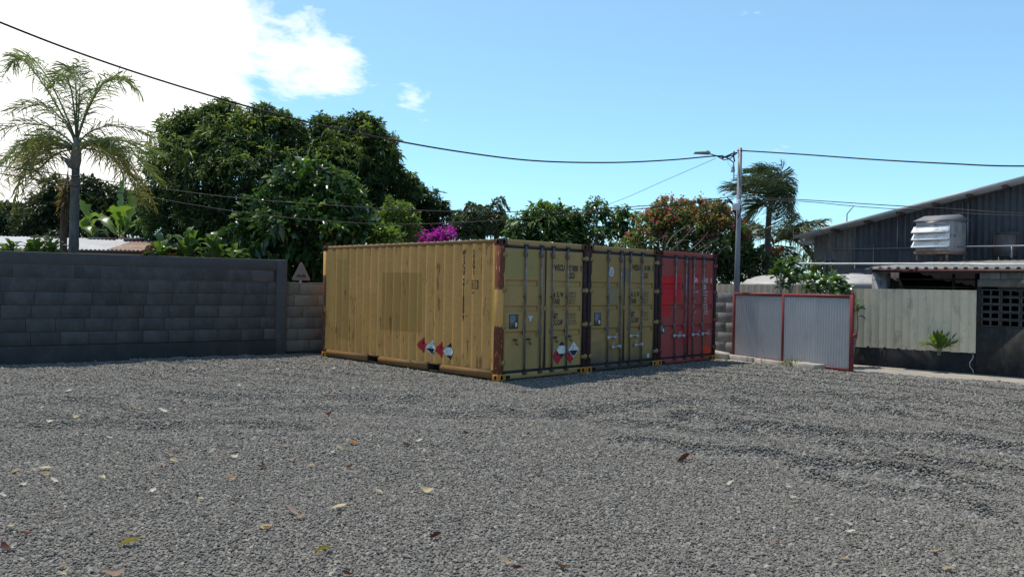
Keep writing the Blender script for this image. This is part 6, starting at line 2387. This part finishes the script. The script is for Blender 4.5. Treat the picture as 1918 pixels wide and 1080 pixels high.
def leaf_shrub(label, D, base_px, tufts, seed, group):
    rng = np.random.default_rng(seed)
    g = at(base_px, 540, D)
    O = Vector((g.x, g.y, -0.08))
    t = thing('leafy_shrub', label, 'shrub', tuple(O), 0.0, group)
    b = MB()
    for (px, py, dy, n) in tufts:
        p = at(px, py, D + dy) - O
        q0 = Vector((p.x * 0.35, p.y * 0.35, p.z * 0.45))
        limb(b, (0, 0, -0.1), q0, 0.03, 0.022, rng, 0.0, 4, 6)
        limb(b, q0, p, 0.02, 0.011, rng, 0.03, 5, 6)
        for k in range(n):
            a = 2.4 * k + rng.uniform(-0.3, 0.3)
            el = rng.uniform(-0.35, 1.15)
            d = Vector((math.cos(a) * math.cos(el), math.sin(a) * math.cos(el), math.sin(el)))
            o = link('leaf', SHRUB_LEAVES[int(rng.integers(0, 3))], t)
            o.location = p + Vector((0, 0, 0.10)) * (k / n - 0.6) + d * 0.015
            o.rotation_euler = (rng.uniform(-0.5, 0.5), -el, a)
            s_ = rng.uniform(0.85, 1.3)
            o.scale = (s_, s_, s_)
    b.build('stem', [m_bark_pale], t, smooth=True)
    return t


leaf_shrub('dark glossy leafed shrub growing between the red gate and the fence', 20.1, 1478,
           [(1462, 500, 0, 30), (1487, 494, 0.1, 32), (1475, 517, -0.2, 32), (1498, 510, 0.1, 30), (1453, 515, 0.1, 26), (1487, 528, -0.1, 28), (1466, 534, 0.2, 24), (1506, 524, 0.3, 24), (1474, 503, 0.15, 26)], 61, 'shrubs behind the gate')
leaf_shrub('bright green leafed shrub above the right half of the red gate', 19.4, 1552,
           [(1525, 525, 0, 28), (1545, 533, -0.2, 30), (1570, 528, 0, 30), (1535, 545, 0.1, 26), (1558, 546, -0.1, 28), (1584, 540, 0.2, 26), (1590, 554, 0.1, 18), (1518, 540, 0.2, 26), (1556, 524, 0.2, 22), (1575, 548, 0.1, 20)], 62, 'shrubs behind the gate')
leaf_shrub('small leafy sprig sticking out beside the right gate post', 18.2, 1600, [(1603, 573, 0, 8), (1606, 587, 0, 7)], 63, 'shrubs behind the gate')

# strap leafed plant growing from the base wall
pl_base = sf(1.93, -0.10, 0.40)
D = pl_base.y
t, L_ = leaf_plant('strap_leaf_plant', 'green and yellow strap leafed plant on the black base wall', 'plant', D, 1760,
                   [(1757, 653, 1752, 632, 1748, 619, -0.05, -0.1, 8), (1758, 653, 1762, 632, 1766, 617, 0, 0, 9), (1756, 653, 1744, 637, 1737, 630, -0.1, -0.2, 8), (1762, 653, 1772, 634, 1780, 620, -0.05, -0.1, 8),
                    (1763, 653, 1780, 640, 1793, 622, -0.1, -0.2, 9), (1764, 653, 1783, 644, 1796, 636, -0.15, -0.3, 8), (1757, 653, 1742, 644, 1734, 638, -0.15, -0.25, 8), (1759, 653, 1756, 636, 1756, 616, -0.1, -0.15, 9),
                    (1761, 653, 1768, 640, 1774, 628, -0.2, -0.35, 9), (1760, 653, 1764, 640, 1770, 630, 0.0, 0.0, 8), (1763, 653, 1778, 648, 1792, 650, -0.2, -0.3, 7), (1756, 654, 1735, 642, 1720, 646, -0.1, -0.2, 8),
                    (1755, 654, 1738, 645, 1724, 649, -0.2, -0.3, 7), (1761, 653, 1766, 632, 1760, 622, -0.2, -0.3, 9), (1762, 654, 1774, 645, 1787, 630, -0.25, -0.4, 8), (1758, 654, 1750, 640, 1742, 625, -0.2, -0.3, 8)],
                   m_cordy, 95, fold=0.25, stalk=0.08, peak=0.45, stem_r=0.02, stem_top=[(1757, 652), (1762, 652)], gzz=0.38)

# weeds along the gate foot
m_weed = leaf_mat('weed_leaf', [(0.06, 0.11, 0.025), (0.09, 0.15, 0.03), (0.13, 0.17, 0.045)], 0.4, 0.5, 0.3)
for i, (px, py, w, h, n, lab) in enumerate(((1490, 684, 26, 14, 210, 'low green weed tuft on the gravel at the middle of the red gate'), (1506, 676, 7, 34, 60, 'tall thin weed standing before the red gate sheet'),
                                           (1392, 665, 8, 14, 40, 'small pale weed at the left end of the red gate'), (1428, 668, 9, 6, 30, 'tiny weed on the kerb under the left gate sheet'), (1530, 680, 16, 10, 70, 'small weed on the kerb under the right gate sheet'))):
    rr = np.random.default_rng(200 + i)
    p = gnd(px, py, -0.01)
    p = Vector((p.x - 0.08, p.y, gz(p.x, p.y)))
    k = p.y / F_PX
    t = thing('weed', lab, 'weed', tuple(p), 0.0, 'weeds at the foot of the gate')
    u = rr.random(n)
    base = np.stack([rr.normal(0, w * k * 0.42, n), rr.normal(0, w * k * 0.25, n), np.abs(rr.normal(0, 0.3, n)) * h * k + u * h * k * 0.7], -1)
    link('foliage', leaves_mesh('foliage', base, rr.normal(0, 1, (n, 3)) + [0, 0, 0.6], np.full(n, 0.065), np.full(n, 0.022), [m_weed], None, 0.3, rr, False), t)
    b = MB()
    for j in range(6):
        q0 = base[int(rr.integers(0, n))]
        b.tube([(q0[0] * 0.3, q0[1] * 0.3, -0.03), tuple(q0)], 0.003, 4)
    b.build('stem', [m_rachis], t)

# ------------------------------------------------------------------ shed behind the left wall
m_tin_w = pmat('tin_roof_pale', (0.48, 0.48, 0.48), 0.5, 0.12, 1.2, dirt=(0.42, 0.38, 0.34), dirt_amt=0.3, metal=0.1, bump=0.05)
m_tin_r = pmat('tin_roof_rusty', (0.24, 0.155, 0.12), 0.8, 0.25, 1.5, dirt=(0.32, 0.26, 0.22), dirt_amt=0.45, bump=0.1)
m_shedwall = pmat('shed_wall', (0.07, 0.06, 0.06), 0.9, 0.3, 2)
se = at(100, 466, 22.5)
sh = thing('shed', 'low shed with white and rusty corrugated roof behind the left wall', 'shed', (se.x, se.y, 0), R_(9))
k = 22.5 / F_PX
zE, zR = se.z, se.z + 0.44
x = -4.6
i = 0
while x < 2.9:
    b = MB()
    prof = [(x + 0.9 * j / 48, 0.016 * math.sin(2 * math.pi * (x + 0.9 * j / 48) / 0.115) + 0.006 * (i % 2)) for j in range(49)]
    b.strip(prof, -0.2, 2.6, lambda u, w, a: (u, a, zE + (a + 0.2) / 2.8 * (zR - zE) + w))
    b.build('roof_sheet', [m_tin_r if x > 1.25 else m_tin_w], sh, smooth=True)
    x += 0.87
    i += 1
b = MB()
b.box(-4.5, 2.75, 0.0, 0.1, -0.2, zE - 0.06)
b.box(-4.5, 2.75, 2.4, 2.5, -0.2, zR - 0.12)
b.box(2.65, 2.75, 0.1, 2.4, -0.2, zE - 0.06)
b.box(-4.5, 2.8, -0.15, -0.05, zE - 0.09, zE - 0.02)
b.build('wall', [m_shedwall], sh)
b = MB()
for (x0, y0, l_) in ((1.25, 2.0, 0.55), (0.1, 2.3, 0.8), (-1.6, 2.35, 1.0)):
    b.box(x0, x0 + l_, y0, y0 + 0.22, zR - 0.10, zR + 0.03)
b.build('roof_weights', [m_shedwall], sh)

# ------------------------------------------------------------------ fallen leaves
def fl_mat(name, col, var=0.25):
    return leaf_mat(name, [tuple(k * (1 - var) for k in col), col, tuple(min(0.9, k * (1 + var)) for k in col)], 0.4, 0.7, 0.25, (1.05, 1.0, 0.9))


LEAFC = {'cream': fl_mat('dry_leaf_cream', (0.66, 0.56, 0.38), 0.1), 'tan': fl_mat('dry_leaf_tan', (0.50, 0.38, 0.26)), 'pink': fl_mat('dry_leaf_pinkish', (0.40, 0.29, 0.25)),
         'brown': fl_mat('dry_leaf_brown', (0.12, 0.055, 0.035)), 'red': fl_mat('dry_leaf_red', (0.11, 0.04, 0.03)), 'orange': fl_mat('leaf_orange', (0.40, 0.20, 0.06)),
         'green': fl_mat('leaf_green_yellow', (0.22, 0.19, 0.025)), 'white': fl_mat('leaf_bleached', (0.74, 0.69, 0.60), 0.1)}


def dry_leaf(L, Wd, curl, seed, mat):
    rr = np.random.default_rng(seed)
    n = 8
    t = np.linspace(0, 1, n)
    V = []
    tw = rr.uniform(-0.7, 0.7)
    for i in range(n):
        w = Wd * 0.5 * (math.sin(math.pi * min(1, 0.05 + t[i] * 0.95)) ** 0.75)
        z = curl * L * (0.9 * (t[i] - 0.5) ** 2 + 0.12 * math.sin(5 * t[i] + seed)) + 0.012
        for s_ in (-1, -0.5, 0, 0.5, 1):
            up = abs(s_) ** 1.5 * w * curl * 1.5 + rr.normal(0, 0.0015)
            V.append(((t[i] - 0.5) * L, s_ * w * (1 - 0.25 * curl) + tw * 0.02 * t[i], z + up))
    Fq = []
    for i in range(n - 1):
        for j in range(4):
            a = i * 5 + j
            Fq.append([a, a + 1, a + 6, a + 5])
    return np_mesh('fallen_leaf', V, Fq, np.full(len(Fq), 4), [mat], None, smooth=True)


SHAPES = {}
FALL = [  # px, py, length m, colour, curl
    (243, 1018, 0.135, 'green', 0.5, 'olive and yellow curled leaf in the left foreground gravel'), (603, 1032, 0.10, 'green', 0.3, 'dark green fallen leaf in the foreground beside a pinkish dry one'),
    (598, 1042, 0.075, 'pink', 0.7, None), (215, 1077, 0.12, 'pink', 0.7, None), (10, 1028, 0.11, 'red', 0.5, 'dark red brown leaf at the lower left edge of the gravel'), (22, 1026, 0.07, 'white', 0.6, None),
    (120, 1060, 0.05, 'tan', 0.5, None), (120, 1078, 0.06, 'cream', 0.5, None), (545, 958, 0.12, 'pink', 0.9, None), (562, 970, 0.085, 'tan', 0.9, None), (493, 988, 0.11, 'cream', 0.6, None), (499, 990, 0.05, 'orange', 0.8, None),
    (636, 951, 0.12, 'cream', 0.5, None), (709, 922, 0.075, 'cream', 0.9, None), (799, 921, 0.135, 'cream', 0.3, 'long pale cream leaf lying flat in the middle of the gravel'), (434, 897, 0.11, 'tan', 0.5, None), (427, 931, 0.07, 'pink', 0.9, None),
    (376, 935, 0.055, 'cream', 0.3, None), (288, 921, 0.09, 'white', 0.4, None), (88, 889, 0.085, 'tan', 0.8, None), (85, 878, 0.11, 'cream', 0.5, None), (101, 901, 0.085, 'white', 0.4, None), (30, 884, 0.08, 'tan', 0.7, None),
    (45, 908, 0.06, 'white', 0.6, None), (110, 958, 0.085, 'pink', 0.8, None), (190, 896, 0.09, 'cream', 0.4, None), (4, 929, 0.06, 'white', 0.4, None), (20, 987, 0.05, 'cream', 0.5, None), (50, 1000, 0.08, 'brown', 0.4, None),
    (243, 1000, 0.06, 'pink', 0.6, None), (315, 852, 0.10, 'tan', 0.8, None), (326, 865, 0.085, 'cream', 0.6, None), (302, 871, 0.09, 'pink', 0.7, None), (547, 861, 0.11, 'pink', 0.5, None), (583, 873, 0.07, 'tan', 0.9, None),
    (655, 875, 0.065, 'brown', 0.6, None), (490, 875, 0.08, 'brown', 0.5, None), (661, 831, 0.12, 'orange', 0.4, 'orange leaf on the gravel in front of the containers'), (638, 841, 0.09, 'cream', 0.7, None), (623, 847, 0.05, 'white', 0.5, None), (535, 836, 0.09, 'pink', 0.6, None),
    (398, 846, 0.08, 'white', 0.5, None), (420, 849, 0.09, 'pink', 0.6, None), (440, 856, 0.08, 'white', 0.6, None), (762, 834, 0.12, 'brown', 0.4, None), (786, 826, 0.08, 'white', 0.4, None), (874, 812, 0.08, 'brown', 0.6, None),
    (616, 776, 0.10, 'brown', 0.6, None), (620, 742, 0.20, 'pink', 0.4, None), (304, 770, 0.13, 'white', 0.3, None), (250, 764, 0.10, 'tan', 0.5, None), (313, 794, 0.09, 'tan', 0.8, None), (204, 820, 0.08, 'white', 0.4, None),
    (128, 733, 0.12, 'white', 0.4, None), (140, 782, 0.13, 'cream', 0.4, None), (92, 790, 0.08, 'white', 0.5, None), (448, 722, 0.09, 'white', 0.3, None), (625, 690, 0.10, 'white', 0.5, None), (520, 692, 0.09, 'white', 0.3, None),
    (362, 691, 0.10, 'white', 0.4, None), (390, 782, 0.08, 'brown', 0.5, None), (490, 786, 0.08, 'red', 0.5, None), (816, 1006, 0.09, 'red', 0.4, None), (948, 1055, 0.075, 'tan', 0.8, None), (995, 891, 0.08, 'pink', 0.7, None), (993, 797, 0.09, 'tan', 0.5, None),
    (1280, 862, 0.16, 'brown', 0.6, 'dark brown leaf litter patch in the middle of the tyre tracks'), (1292, 858, 0.09, 'pink', 0.7, None), (1052, 1062, 0.10, 'brown', 0.6, None), (968, 1064, 0.06, 'red', 0.5, None), (1368, 907, 0.08, 'white', 0.5, None),
    (1482, 931, 0.06, 'white', 0.5, None), (1587, 980, 0.08, 'white', 0.6, None), (1593, 997, 0.07, 'white', 0.9, 'small clear white scrap on the gravel at the right'), (1450, 1018, 0.07, 'pink', 0.6, None), (1752, 1033, 0.075, 'tan', 0.5, None), (1778, 1067, 0.085, 'tan', 0.5, None),
    (1582, 1046, 0.07, 'tan', 0.5, None), (650, 1077, 0.07, 'red', 0.5, None)]
HUE = {'cream': 'cream', 'tan': 'tan', 'pink': 'pinkish brown', 'brown': 'dark brown', 'red': 'dark red', 'orange': 'orange', 'white': 'bleached white', 'green': 'green'}
used_labels = set(f[5] for f in FALL if f[5])


def leaf_label(i):
    """say which leaf it is: its colour and curl, then where on the yard it lies"""
    px, py, L, c, curl, _ = FALL[i]
    size = 'large' if L >= 0.115 else 'small' if L < 0.07 else ''
    form = 'flat' if curl <= 0.35 else 'tightly curled' if curl >= 0.8 else 'crumpled' if curl >= 0.6 else 'curled'
    side = 'at the left edge' if px < 60 else 'at the far left' if px < 170 else 'at the left' if px < 360 else 'left of centre' if px < 560 else 'near the centre' if px < 760 else 'at the centre' if px < 1050 else 'right of centre' if px < 1420 else 'at the right'
    dist = 'in the nearest gravel' if py > 1010 else 'in the near gravel' if py > 930 else 'halfway into the yard' if py > 860 else 'beyond mid yard' if py > 800 else 'far back' if py > 720 else 'near the wall'
    near = sorted((math.hypot(f[0] - px, (f[1] - py) * 2.2), f[3]) for j, f in enumerate(FALL) if j != i)[0]
    cands = [f'{form} {HUE[c]} leaf {dist} {side}', f'{size} {form} {HUE[c]} leaf {dist} {side}', f'{form} {HUE[c]} leaf by a {HUE[near[1]]} one {dist} {side}', f'{size} {form} {HUE[c]} leaf by a {HUE[near[1]]} one {dist} {side}']
    for q in cands:
        q = ' '.join(q.split())
        if q not in used_labels:
            used_labels.add(q)
            return q
    twin = [j for j, f in enumerate(FALL) if j < i and f[3] == c and abs(f[0] - px) < 200 and abs(f[1] - py) < 130]
    q = ' '.join(cands[2].split()) + (', the right one' if twin and px > FALL[twin[-1]][0] else ', the left one')
    used_labels.add(q)
    return q


rg = random.Random(17)
for i, (px, py, L, cname, curl, lab) in enumerate(FALL):
    key = (cname, i % 4)
    if key not in SHAPES:
        SHAPES[key] = dry_leaf(1.0, 0.46, 0.45 + 0.25 * (i % 4) * 0.6, 5 + i, LEAFC[cname])
    g0 = gnd(px, py, 0.0)
    z = gz(g0.x, g0.y)
    g0 = gnd(px, py, z + 0.02)
    o = link('fallen_leaf', SHAPES[key])
    o.scale = (L, L, L)
    o.location = (g0.x, g0.y, z + 0.026)
    o.rotation_euler = (rg.uniform(-0.65, 0.65), rg.uniform(-0.4, 0.4), rg.uniform(-0.6, 0.6) + (math.pi if rg.random() < 0.5 else 0))
    tag(o, lab or leaf_label(i), 'leaf', 'fallen %s leaves on the gravel' % cname)
